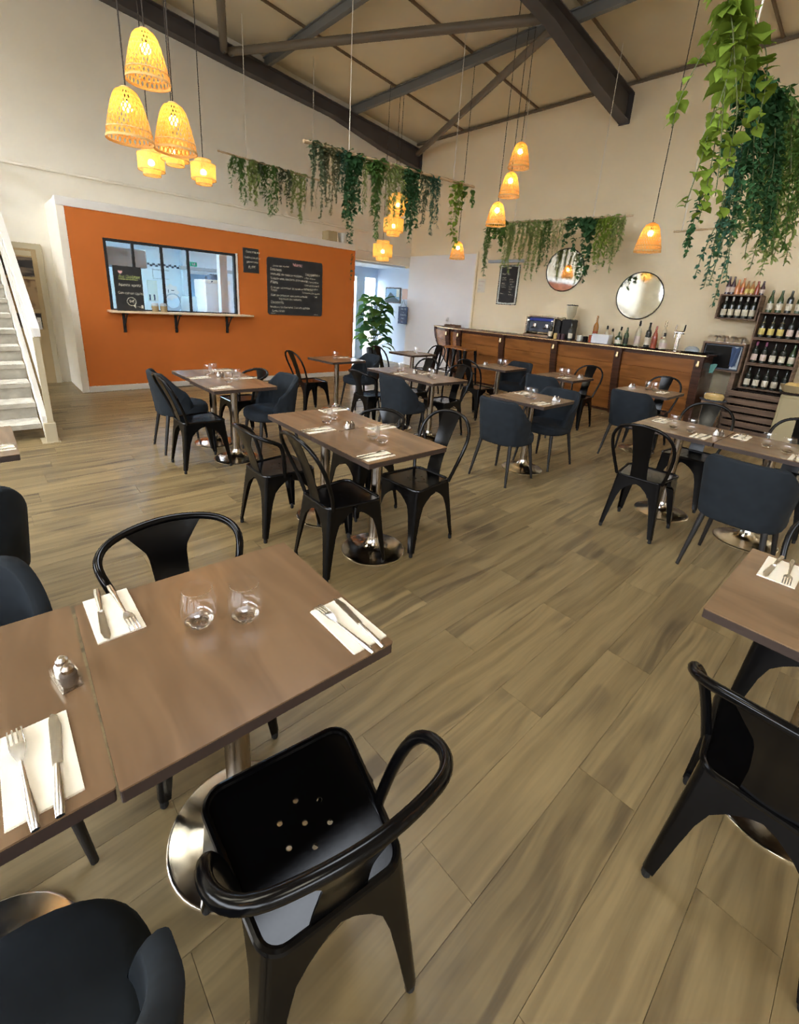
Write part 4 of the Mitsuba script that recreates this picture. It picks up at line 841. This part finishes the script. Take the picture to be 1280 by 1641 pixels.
put([('board', ply(box(-11.499, -11.49, 2.95, 3.15, 1.28, 1.72), 'pale_print')), ('ink', ply(cat([box(-11.49, -11.488, 2.97, 3.0, 1.30, 1.42), box(-11.49, -11.488, 3.06, 3.09, 1.30, 1.42)]), 'kitchen_dark'))], 'paper_notice', None, 'small printed sheet on the kitchen wall', 'notice')
put([('frame', ply(cat([box(-11.499, -11.492, 3.08, 3.42, 1.94, 1.96), box(-11.499, -11.492, 3.08, 3.42, 1.76, 1.77), box(-11.499, -11.492, 3.08, 3.09, 1.76, 1.96)]), 'kitchen_grey'))], 'wall_shelf_frame', None, 'thin grey frame on the kitchen wall', 'frame')
put([('body', ply(box(-10.6, -10.0, 3.64, 4.18, .02, 1.80, .012), 'fridge_white')), ('door', ply(box(-9.999, -9.97, 3.65, 4.17, .08, 1.72, .006), 'fridge_white')), ('top_panel', ply(box(-9.999, -9.975, 3.65, 4.17, 1.73, 1.80, .004), 'white_gloss')), ('knob', ply(box(-9.975, -9.965, 3.77, 3.80, 1.75, 1.78), 'kitchen_dark'))], 'fridge', None, 'white fridge in the kitchen seen through the hatch', 'fridge')
put([('', ply(moved(lathe([(0, 0), (.15, .0), (.14, .08), (.05, .12), (0, .12)], 16, 1, 1.2), -10.3, 3.95, 1.801), 'kitchen_dark', 40))], 'dark_bowl', None, 'dark covered bowl on top of the kitchen fridge', 'bowl')
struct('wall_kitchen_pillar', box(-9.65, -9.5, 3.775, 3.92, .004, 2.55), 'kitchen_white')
put([('body', ply(box(-9.9, -9.66, 4.22, 4.80, .02, 1.87, .01), 'fridge_white')), ('door', ply(box(-9.659, -9.635, 4.23, 4.79, .05, 1.80, .006), 'fridge_white'))], 'freezer', None, 'second white fridge at the right edge of the hatch', 'fridge')
put([('panel', ply(box(-10.85, -10.80, 3.66, 3.80, 2.06, 2.15, .006), 'exit_green')), ('arrow', ply(on_plane_x(cat([ext(sg.box(-.035, -.02, -.02, .03), .002), ext(sg.box(.0, -.02, .035, .028), .002), ext(sg.box(-.02, -.022, .03, -.010), .002)]), -10.799, 3.73, 2.105), 'fridge_white'))], 'exit_sign', None, 'green emergency exit sign inside the kitchen', 'sign')
struct('trim_8', box(-10.9, -10.78, 3.46, 5.0, 1.98, 2.05), 'kitchen_grey')
put([('body', ply(box(-10.9, -10.5, 3.58, 3.63 + .0, .02, 1.12), 'kitchen_dark')), ('front', ply(box(-10.5, -10.48, 3.30, 3.63, .02, 1.44, .004), 'kitchen_grey'))], 'kitchen_cabinet', None, 'grey steel cabinet left of the kitchen fridge', 'cabinet')
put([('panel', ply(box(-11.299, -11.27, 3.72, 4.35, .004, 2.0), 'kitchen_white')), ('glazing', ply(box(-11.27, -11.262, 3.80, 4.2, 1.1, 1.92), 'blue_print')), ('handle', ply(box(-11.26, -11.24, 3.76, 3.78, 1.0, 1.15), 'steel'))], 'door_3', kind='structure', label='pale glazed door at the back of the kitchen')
put([('body', ply(box(-8.9, -8.25, 1.32, 3.6, .006, .90, .006), 'kitchen_grey')), ('top', ply(box(-8.92, -8.24, 1.32, 3.6, .90, .93, .004), 'steel'))], 'prep_counter', None, 'steel counter just behind the kitchen hatch', 'counter')
ktube = {**ply(box(-10.3, -9.0, 2.55, 2.75, 2.50, 2.525), 'fridge_white'), 'emitter': {'type': 'area', 'radiance': {'type': 'rgb', 'value': [40.0, 70.0, 102.0]}}}
put([('housing', ply(box(-10.35, -8.95, 2.53, 2.77, 2.525, 2.55), 'white_gloss')), ('tube', ktube)], 'kitchen_light', None, 'fluorescent kitchen lamp on the kitchen ceiling', 'lamp')
# ------------------------------------------------------------------ stairs at the left edge
st = []
N = 15
for i in range(N):
    x1 = -5.75 - .27 * i; z = .165 * (i + 1)
    s = '' if i == 0 else f'_{i:03d}'
    st.append(('tread' + s, ply(box(x1 - .30, x1, -.95, .36, z - .05, z, .006), 'concrete')))
    st.append((f'tread{s}__surface', ply(box(x1 - .29, x1 - .002, -.94, .355, z, z + .004), 'tread_top')))
    if i: st.append((f'riser' + ('' if i == 1 else f'_{i-1:03d}'), ply(box(x1 - .05, x1 - .035, -.95, .36, z - .165, z - .05), 'concrete')))
def sl_y(x0, z0, x1, z1, h, y0, y1): return trimesh.convex.convex_hull(np.array([[x, y, z] for y in (y0, y1) for x, z in ((x0, z0), (x0, z0 + h), (x1, z1), (x1, z1 + h))]))
xe, ze = -5.75 - .27 * N, .165 * N
st.append(('stringer', ply(sl_y(-5.62, .03, xe, ze - .12, .24, .365, .405), 'white_gloss')))
st.append(('stringer_001', ply(sl_y(-5.62, .03, xe, ze - .12, .24, -.995, -.955), 'white_gloss')))
st.append(('newel_post', ply(cat([box(-5.66, -5.58, .365, .465, 0, .20, .004), box(-5.645, -5.60, .40, .45, .20, 1.04), box(-5.78, -5.56, .33, .48, 0, .008)]), 'door_frame')))
st.append(('handrail', ply(sl_y(-5.50, 1.06, xe, ze + .93, .075, .395, .455), 'white_gloss')))
st.append(('mid_rail', ply(sl_y(-5.62, .72, xe, ze + .60, .05, .41, .44), 'white_gloss')))
st.append(('mid_rail_001', ply(sl_y(-5.62, .42, xe, ze + .30, .05, .41, .44), 'white_gloss')))
put(st, 'staircase', None, 'concrete staircase with white steel railing at the left edge', 'staircase')

# ------------------------------------------------------------------ pendant lamps
def rings(prof, z): return np.interp(z, [p[1] for p in prof], [p[0] for p in prof])
def bell_parts():
    pf = [(.150, 0), (.137, .08), (.118, .16), (.098, .23), (.080, .275), (.060, .30), (.030, .315)]
    z = np.linspace(0, .312, 22); r = np.interp(z, [p[1] for p in pf], [p[0] for p in pf]); ms = []
    n = 28
    for sgn in (1, -1):
        for k in range(n):
            a0 = 2 * math.pi * k / n; a = a0 + sgn * z / .312 * 1.15; w = .0055
            Q = np.zeros((len(z), 2, 3))
            for i in range(len(z)):
                da = w / max(r[i], .03)
                for j, s in enumerate((-1, 1)): Q[i, j] = ((r[i] + sgn * .0012) * math.cos(a[i] + s * da), (r[i] + sgn * .0012) * math.sin(a[i] + s * da), z[i])
            V = Q.reshape(-1, 3); Fc = []
            for i in range(len(z) - 1): Fc += [[2 * i, 2 * i + 1, 2 * i + 3], [2 * i, 2 * i + 3, 2 * i + 2]]
            ms.append(trimesh.Trimesh(V, Fc, process=False))
    rim = lathe([(.149, -.006), (.154, -.006), (.152, .010), (.146, .010), (.149, -.006)], 40)
    rim2 = lathe([(.142, .052), (.146, .052), (.144, .060), (.140, .060), (.142, .052)], 40)
    return [('weave', ply(cat(ms), 'bamboo'), None), P('rim', rim, 'bamboo_rim', 40), P('band', rim2, 'bamboo_rim', 40), P('cap', lathe([(.032, .312), (.03, .322), (0, .324)], 16), 'bamboo_rim', 40), P('socket', lathe([(0, .322), (.018, .322), (.02, .25), (.018, .235), (0, .235)], 12), 'black_matte', 40)]
def lantern_parts(d=1.0):
    def cyl(r, z0, z1, n=72):
        ms = []
        for k in range(n):
            a = 2 * math.pi * k / n; w = math.pi / n * .86
            V = [[r * math.cos(a + s * w), r * math.sin(a + s * w), z] for z in (z0, z1) for s in (-1, 1)]
            ms.append(trimesh.Trimesh(V, [[0, 1, 3], [0, 3, 2]], process=False))
        return cat(ms)
    def ringp(r, z): return lathe([(r - .003, z - .003), (r + .003, z - .003), (r + .003, z + .003), (r - .003, z + .003), (r - .003, z - .003)], 40)
    L = [('weave', ply(cyl(.13 * d, .045 * d, .20 * d), 'bamboo_pale'), None), ('upper_weave', ply(cyl(.085 * d, .20 * d, .245 * d, 48), 'bamboo_pale'), None), ('lower_weave', ply(cyl(.085 * d, 0, .075 * d, 48), 'bamboo_pale'), None),
         P('rim', cat([ringp(.13 * d, .045 * d), ringp(.13 * d, .2 * d), ringp(.085 * d, 0), ringp(.085 * d, .245 * d)]), 'bamboo_rim', 40)]
    L.append(('shoulder', ply(lathe([(.085 * d, .201 * d), (.129 * d, .201 * d)], 40), 'bamboo_pale'), None))
    L.append(P('socket', lathe([(0, .26 * d), (.018, .26 * d), (.02, .17 * d), (0, .165 * d)], 12), 'black_matte', 40))
    return L
BELL, LAN, LANB = bell_parts(), lantern_parts(1.0), lantern_parts(1.55)
def pendant(kind, x, y, z, ztop, label, tx=None, ty=None, scale=1.0, power=1.0):
    """z = bottom rim height."""
    tx, ty = (x if tx is None else tx), (y if ty is None else ty)
    parts, top, bz = (BELL, .322 * scale, .205 * scale) if kind == 'bell' else ((LAN, .258, .12) if kind == 'lantern' else (LANB, .40, .18))
    k = put(parts, 'pendant_lamp', tr(x, y, z, 0, scale if kind == 'bell' else None), label, 'pendant lamp')
    scene[k + '__cord'] = ply(rod((0, 0, 0), (tx - x, ty - y, ztop - z - top), .0045, 6), 'cord', to_world=tr(x, y, z + top))
    br = .034 * (1.2 if kind == 'lantern_big' else 1)
    scene[k + '__bulb'] = {'type': 'sphere', 'center': [x, y, z + bz], 'radius': br, 'emitter': {'type': 'area', 'radiance': {'type': 'rgb', 'value': [BULB * power * c for c in WARM]}}, 'bsdf': {'type': 'ref', 'id': 'label_white'}}
pendant('bell', -4.24, 1.23, 3.00, roof(1.23) - .445, 'large bright bell pendant lamp, topmost of the left cluster', power=2.4)
pendant('bell', -4.075, 1.03, 2.55, roof(1.03) - .445, 'large bell pendant lamp lowest at the left of the left cluster')
pendant('bell', -4.18, 1.37, 2.58, roof(1.37) - .445, 'large bell pendant lamp right of the left cluster')
pendant('lantern', -5.90, 1.67, 2.71, roof(1.67), 'small tiered bamboo lantern under the left cluster, left one')
pendant('lantern', -5.78, 2.17, 2.71, roof(2.17), 'small tiered bamboo lantern under the left cluster, right one')
pendant('lantern', -5.45, 1.77, 2.76, roof(1.77), 'small tiered bamboo lantern peeking out below a bell lamp')
pendant('lantern_big', -7.78, 6.50, 2.40, roof(6.5), 'orange tiered bamboo lantern lowest before the far corner')
pendant('lantern_big', -7.60, 6.60, 2.88, roof(6.6) - .18, 'bright tiered bamboo lantern behind the hanging leaves, middle one')
pendant('lantern_big', -7.52, 6.62, 3.26, roof(6.6) - .18, 'bright tiered bamboo lantern behind the hanging leaves, upper one')
pendant('bell', -5.82, 6.6, 2.40, roof(6.6) - .18, 'bell pendant lamp alone in front of the white wall panel', scale=.9)
pendant('bell', -4.40, 6.13, 3.53, roof(6.13), 'bell pendant lamp, top of the three in front of the back wall', power=1.2)
pendant('bell', -4.47, 6.08, 3.16, roof(6.08), 'bell pendant lamp, middle of the three in front of the back wall', power=2.0)
pendant('bell', -4.62, 6.04, 2.78, roof(6.04), 'bell pendant lamp, lowest of the three in front of the back wall', power=2.6)
pendant('bell', -2.42, 6.2, 2.36, roof(6.2), 'single bell pendant lamp hanging above the right part of the bar')
for i, (x, y) in enumerate(((-.6, -1.8), (-.9, -2.1), (2.2, 4.9), (2.0, 5.2), (2.3, 5.3), (1.2, 2.3), (1.4, 2.6))):  # unseen lamps, added and strengthened to warm the room
    pendant('bell', x, y, 2.4 + .35 * (i % 3), roof(y), 'bell pendant lamp further off, unseen, added for warm light', power=3.5)
for k_ in list(labels):
    if labels[k_].get('label', '').startswith('bell pendant lamp further'): labels[k_]['group'] = 'added bell lamps out of view'

# ------------------------------------------------------------------ hanging greenery
LEAF = {'thin': ([(-.5, 0), (-.15, .16), (.2, .14), (.5, 0)], .12), 'oval': ([(-.5, 0), (-.25, .3), (.1, .34), (.5, 0)], .2), 'ivy': ([(-.4, 0), (-.5, .35), (-.1, .30), (.05, .5), (.5, 0)], .15), 'heart': ([(-.42, 0), (-.5, .25), (-.3, .46), (.02, .42), (.3, .2), (.56, 0)], .18)}
def leaf_arrays(kind):
    half, fold = LEAF[kind]; h = np.array(half); n = len(h)
    mid = np.c_[h[:, 0], np.zeros(n), .10 * np.sin((h[:, 0] + .5) * math.pi)]
    L = np.c_[h[:, 0], h[:, 1], mid[:, 2] + fold * h[:, 1]]; Rr = L * [1, -1, 1]
    V = np.vstack([mid, L, Rr]); Fc = []
    for i in range(n - 1):
        Fc += [[i, i + 1, n + i + 1], [i, n + i + 1, n + i], [i, 2 * n + i + 1, i + 1], [i, 2 * n + i, 2 * n + i + 1]]
    return V, np.array(Fc)
LA = {k: leaf_arrays(k) for k in LEAF}
def orient(d, up):
    x = d / np.linalg.norm(d); z = up - x * (up @ x); z /= np.linalg.norm(z) + 1e-9; return np.stack([x, np.cross(z, x), z], 1)
def strand_path(p0, length, sway, g, out=(0, 0)):
    t = np.linspace(0, 1, 9); a = g.uniform(0, 6.28)
    return np.c_[p0[0] + out[0] * np.sin(t * 1.5) + sway * np.sin(t * 5 + a) * t, p0[1] + out[1] * np.sin(t * 1.5) + sway * np.cos(t * 4 + a) * t, p0[2] + .02 * np.sin(t * 3.1) - length * t]
def garland(pos, axis, n, length, width, leaf, size, mat, label, dens=55, seed=0, single=False, taper=.55, tuft=0.0, cat_='hanging plant', name='hanging_garland', depth=.10):
    g = np.random.default_rng(seed + 100); V0, F0 = LA[leaf]; Vs, Fs, c = [], [], 0; stems = []; singles = []
    ax = np.array([1.0, 0]) if axis == 'x' else np.array([0, 1.0]); pe = np.array([ax[1], ax[0]])
    for s in range(n):
        o = (s / max(1, n - 1) - .5) * width if n > 1 else 0
        L = length * (1 - taper * g.uniform(0, 1)) if s != n // 2 else length
        xy = np.array(pos[:2]) + ax * o + pe * g.uniform(-.5, .5) * depth * .5; out = pe * g.uniform(-1, 1) * depth + ax * g.uniform(-.3, .3) * depth
        pth = strand_path((xy[0], xy[1], pos[2] + .02), L, .02, g, out); stems.append(tube(pth, .0025, 4))
        for k in range(int(dens * L)):
            t = g.uniform(0, 1); q = np.array([np.interp(t, np.linspace(0, 1, 9), pth[:, i]) for i in range(3)])
            a = g.uniform(0, 2 * math.pi); d = np.array([math.cos(a), math.sin(a), g.uniform(-1.6, .1)]); u = np.array([math.cos(a) * .6, math.sin(a) * .6, 1.0]) + g.normal(0, .35, 3)
            sz = size * g.uniform(.65, 1.2) * (1 + tuft * (t < .25)) * (1 - .35 * t); M = orient(d, u)
            v = (V0 + [.5, 0, 0]) * sz @ M.T + q
            if single: singles.append(v)
            else: Vs.append(v); Fs.append(F0 + c); c += len(V0)
    key = put([('stem', ply(cat(stems), 'stem'))], name, None, label, cat_)
    if single:
        for v in singles: child(key, 'leaf', ply(trimesh.Trimesh(v, F0, process=False), mat, True))
    else: child(key, 'foliage', ply(trimesh.Trimesh(np.vstack(Vs), np.vstack(Fs), process=False), mat), kind='stuff')
    return key
def pole(a, b, r, ropes, label):
    k = put([('pole', ply(tube(np.linspace(a, b, 6), r * np.array([1, .95, 1, .9, 1, .85]), 8), 'stick', 50))], 'hanging_pole', None, label, 'pole')
    for i, (x, y, z, zt) in enumerate(ropes): child(k, 'rope', ply(rod((x, y, z), (x, y, zt), .0055, 6), 'white_rope'))
pole((-8.3, 3.36, 3.745), (-8.3, 5.62, 3.70), .016, [(-8.3, 3.85, 3.75, roof(3.85)), (-8.3, 5.15, 3.72, roof(5.15))], 'thin wooden pole with hanging plants along the left wall')
pole((-5.5, 3.28, 3.36), (-5.5, 6.50, 3.49), .024, [(-5.5, 3.95, 3.4, roof(3.95)), (-5.5, 5.98, 3.48, roof(5.98))], 'thick wooden pole with dense hanging plants in the middle of the room')
pole((-5.95, 7.6, 3.14), (-3.27, 7.6, 3.05), .014, [(-5.4, 7.6, 3.12, roof(7.6)), (-3.9, 7.6, 3.07, roof(7.6))], 'thin wooden pole with hanging plants in front of the mirrors')
pole((-.99, 2.98, 3.12), (.9, 2.98, 3.12), .016, [(-.93, 2.98, 3.12, roof(2.98)), (.7, 2.98, 3.12, roof(2.98))], 'wooden pole holding the lime green pothos at upper right')
pole((-.97, 3.26, 2.96), (-.97, 5.6, 2.98), .014, [(-.97, 3.30, 2.96, roof(3.3)), (-.97, 5.4, 2.98, roof(5.4))], 'wooden pole inside the dark hanging bush at the right edge')
pole((-2.62, 7.5, 2.775), (-1.2, 7.5, 2.80), .013, [(-2.52, 7.5, 2.78, roof(7.5)), (-1.4, 7.5, 2.8, roof(7.5))], 'bare thin wooden pole hanging at right near the back wall')
G1 = [(3.62, 1, .47, .03, 'thin', .07, 'leaf_mid', 'thin strand'), (3.75, 2, .70, .06, 'thin', .08, 'leaf_mid', 'narrow green strand'), (3.95, 4, .70, .12, 'oval', .06, 'leaf_light', 'pale green trailing plant'), (4.08, 1, .30, .03, 'thin', .07, 'leaf_grey', 'short grey strand'),
      (4.24, 5, .85, .24, 'thin', .09, 'leaf_mid', 'long willow-leaved plant'), (4.58, 4, .64, .18, 'oval', .05, 'leaf_grey', 'grey green trailing plant'), (4.80, 5, .84, .26, 'oval', .055, 'leaf_light', 'pale long trailing plant')]
for i, (y, n, L, w, lf, sz, mt, d) in enumerate(G1): garland((-8.3, y, 3.725), 'y', n + 3, L, w * 1.2, lf, sz * 1.15, mt, f'{d} on the left wall pole, number {i + 1} from its left', 95, i)
for i, y in enumerate((5.02, 5.10, 5.18, 5.28)): garland((-8.3, y, 3.71), 'y', 1, (.6, .58, .44, .5)[i], .02, 'thin', .05, 'leaf_teal' if i < 2 else 'leaf_grey', 'thin bare tassel near the right end of the left wall pole', 50, 20 + i)
for k_ in list(labels):
    if labels[k_].get('label', '').startswith('thin bare tassel'): labels[k_]['group'] = 'thin tassels on the left wall pole'
G2 = [(3.50, 6, .85, .22, 'oval', .042, 'leaf_grey', 'bushy grey green small-leaved plant', 150, .4), (3.68, 7, .80, .22, 'oval', .042, 'leaf_brown', 'brownish small-leaved plant', 150, .3), (3.85, 4, .50, .14, 'oval', .05, 'leaf_teal', 'short curled plant', 110, .6),
      (4.02, 8, 1.02, .20, 'oval', .075, 'leaf_dark', 'long dark leaved plant', 110, .3), (4.18, 2, .72, .06, 'thin', .07, 'leaf_light', 'pale thin vine', 60, 0), (4.42, 5, 1.0, .14, 'thin', .09, 'leaf_mid', 'bright green willow-leaved plant', 110, .7),
      (4.66, 4, .80, .18, 'thin', .08, 'leaf_light', 'pale hanging willow plant', 70, .2), (4.84, 4, .62, .16, 'oval', .06, 'leaf_light', 'pale grey green trailing plant', 70, .1), (5.06, 7, 1.0, .20, 'oval', .08, 'leaf_dark', 'long blue green eucalyptus plant', 90, .2),
      (5.33, 5, .72, .22, 'thin', .07, 'leaf_grey', 'grey thin-leaved plant', 90, .2), (5.56, 5, .84, .16, 'thin', .07, 'leaf_teal', 'dark thin-leaved plant', 110, .3)]
for i, (y, n, L, w, lf, sz, mt, d, dn, tf) in enumerate(G2): garland((-5.5, y, 3.37 + .035 * (y - 3.3)), 'y', n + 2, L, w * 1.1, lf, sz, mt, f'{d} on the thick pole, number {i + 1} from its left end', dn, 40 + i, tuft=tf)
garland((-5.5, 6.10, 3.47), 'y', 4, .95, .20, 'heart', .10, 'leaf_lime', 'lime green pothos vine near the right end of the thick pole', 30, 60, True, .3)
garland((-5.5, 6.38, 3.48), 'y', 2, .34, .12, 'heart', .10, 'leaf_mid', 'short pothos sprig at the right end of the thick pole', 30, 61, True, .3)
G3 = [(-5.95, 3, .98, .08, 'thin', .08, 'leaf_mid', 'thin willow strand', 60, 0), (-5.70, 5, .50, .26, 'heart', .09, 'leaf_mid', 'short round-leaved plant', 40, 0), (-5.45, 5, .88, .14, 'thin', .06, 'leaf_light', 'feathery pale green plant', 150, 0), (-5.18, 4, .78, .20, 'oval', .045, 'leaf_light', 'speckled grey green plant', 100, 0),
      (-4.93, 6, 1.0, .22, 'oval', .05, 'leaf_light', 'pale dotted trailing plant', 90, 0), (-4.70, 3, .85, .10, 'thin', .06, 'leaf_mid', 'narrow dark green strand', 110, 0), (-4.50, 5, .62, .22, 'thin', .05, 'leaf_light', 'bundle of thin pale strings', 50, 0),
      (-4.22, 3, .52, .18, 'ivy', .07, 'leaf_dark', 'ivy with dark lobed leaves', 45, .1), (-3.95, 2, .98, .16, 'ivy', .085, 'leaf_dark', 'longest dark ivy', 40, .5), (-3.66, 5, .85, .20, 'thin', .09, 'leaf_lime', 'yellow green willow plant', 70, .1), (-3.47, 4, .80, .14, 'thin', .08, 'leaf_light', 'pale yellow trailing plant', 70, 0)]
for i, (x, n, L, w, lf, sz, mt, d, dn, tf) in enumerate(G3): garland((x, 7.6, 3.14 - .034 * (x + 5.95)), 'x', n + 2, L, w * 1.15, lf, sz * 1.1, mt, f'{d} on the mirror-side pole, number {i + 1} from its left end', dn * 1.5, 80 + i, tuft=tf)
garland((-.97, 2.98, 3.05), 'y', 9, .98, .42, 'heart', .088, 'leaf_lime', 'large lime green pothos hanging at upper right in the foreground', 34, 120, True, .5, .35, depth=.2)
garland((-.99, 3.75, 2.98), 'y', 12, 1.0, .55, 'oval', .06, 'leaf_dark', 'dark green small-leaved bush hanging at the upper right edge', 190, 121, taper=.45, tuft=.2, depth=.22)
garland((-1.0, 3.6, 2.6), 'y', 5, .95, .25, 'oval', .045, 'leaf_teal', 'long blue green small-leaved vine below the foreground pothos', 110, 122, taper=.35, depth=.14)
garland((-.97, 4.35, 3.0), 'y', 16, .95, .80, 'thin', .075, 'leaf_mid', 'bushy mid green plant at the upper right edge', 150, 123, taper=.5, depth=.22)
garland((-.97, 4.75, 2.95), 'y', 16, .95, 1.1, 'thin', .085, 'leaf_light', 'pale green willow plant hanging lowest at the right edge', 80, 124, taper=.4, depth=.2)

# tall potted plant in the corner of the porch
def big_plant(x, y, z):
    g = np.random.default_rng(5); V0, F0 = LA['heart']; st = []
    key = put([P('pot', moved(lathe([(0, 0), (.15, 0), (.20, .36), (.205, .40), (.19, .40), (.18, .35), (0, .34)], 24), x, y, z), 'plastic_pot', 40), P('soil', moved(lathe([(0, .352), (.178, .352)], 20), x, y, z), 'kitchen_dark')], 'potted_plant', None, 'tall large-leaved plant in a dark pot beside the bright doorway', 'potted plant')
    for i in range(84):
        a = 2.4 * i + g.uniform(-.3, .3); h = .45 + 1.25 * (i / 83) ** .9; rr = .36 * (1 - .3 * i / 83) * g.uniform(.5, 1.1)
        b = np.array([x + .05 * math.cos(a), y + .05 * math.sin(a), z + .35 + .75 * (h - .5)]); e = np.array([x + rr * math.cos(a), y + rr * math.sin(a), z + h])
        st.append(tube([b, (b + e) / 2 + [0, 0, .06], e], .006, 5)); d = np.array([math.cos(a), math.sin(a), g.uniform(-.9, .3)]); M = orient(d, np.array([0, 0, 1.0]) + g.normal(0, .25, 3))
        child(key, 'leaf', ply(trimesh.Trimesh((V0 + [.4, 0, 0]) * g.uniform(.24, .36) @ M.T + e, F0, process=False), 'leaf_dark' if i % 3 else 'leaf_mid', True))
    child(key, 'stem', ply(cat(st), 'stem'))
big_plant(-9.6, 7.86, 0)
# pots on the kitchen box
put([P('', box(-8.36, -8.14, 5.40, 5.62, 2.661, 2.85, .012), 'basket')], 'square_basket', None, 'square brown basket on top of the orange wall', 'basket')
put([P('', lathe([(0, 0), (.08, 0), (.105, .19), (.095, .19), (.075, .02), (0, .02)], 20), 'white_pot', 40)], 'plant_pot', tr(-8.24, 5.82, 2.661), 'white plant pot on top of the orange wall corner', 'pot')
garland((-8.14, 5.90, 2.86), 'y', 4, .9, .12, 'oval', .06, 'leaf_teal', 'trailing plant in the white pot down the corner of the orange wall', 40, 140, depth=.06)
# bright terrace chairs behind the doorway
put(CH['S'][1], 'metal_chair', tr(-9.70, 6.70, 0, 40), 'grey blue metal chair in the bright porch, left one', 'chair')
put(CH['S'][1], 'metal_chair', tr(-10.18, 7.20, 0, 100), 'grey blue metal chair in the bright porch, right one', 'chair')
scene = {k: v for k, v in scene.items()}
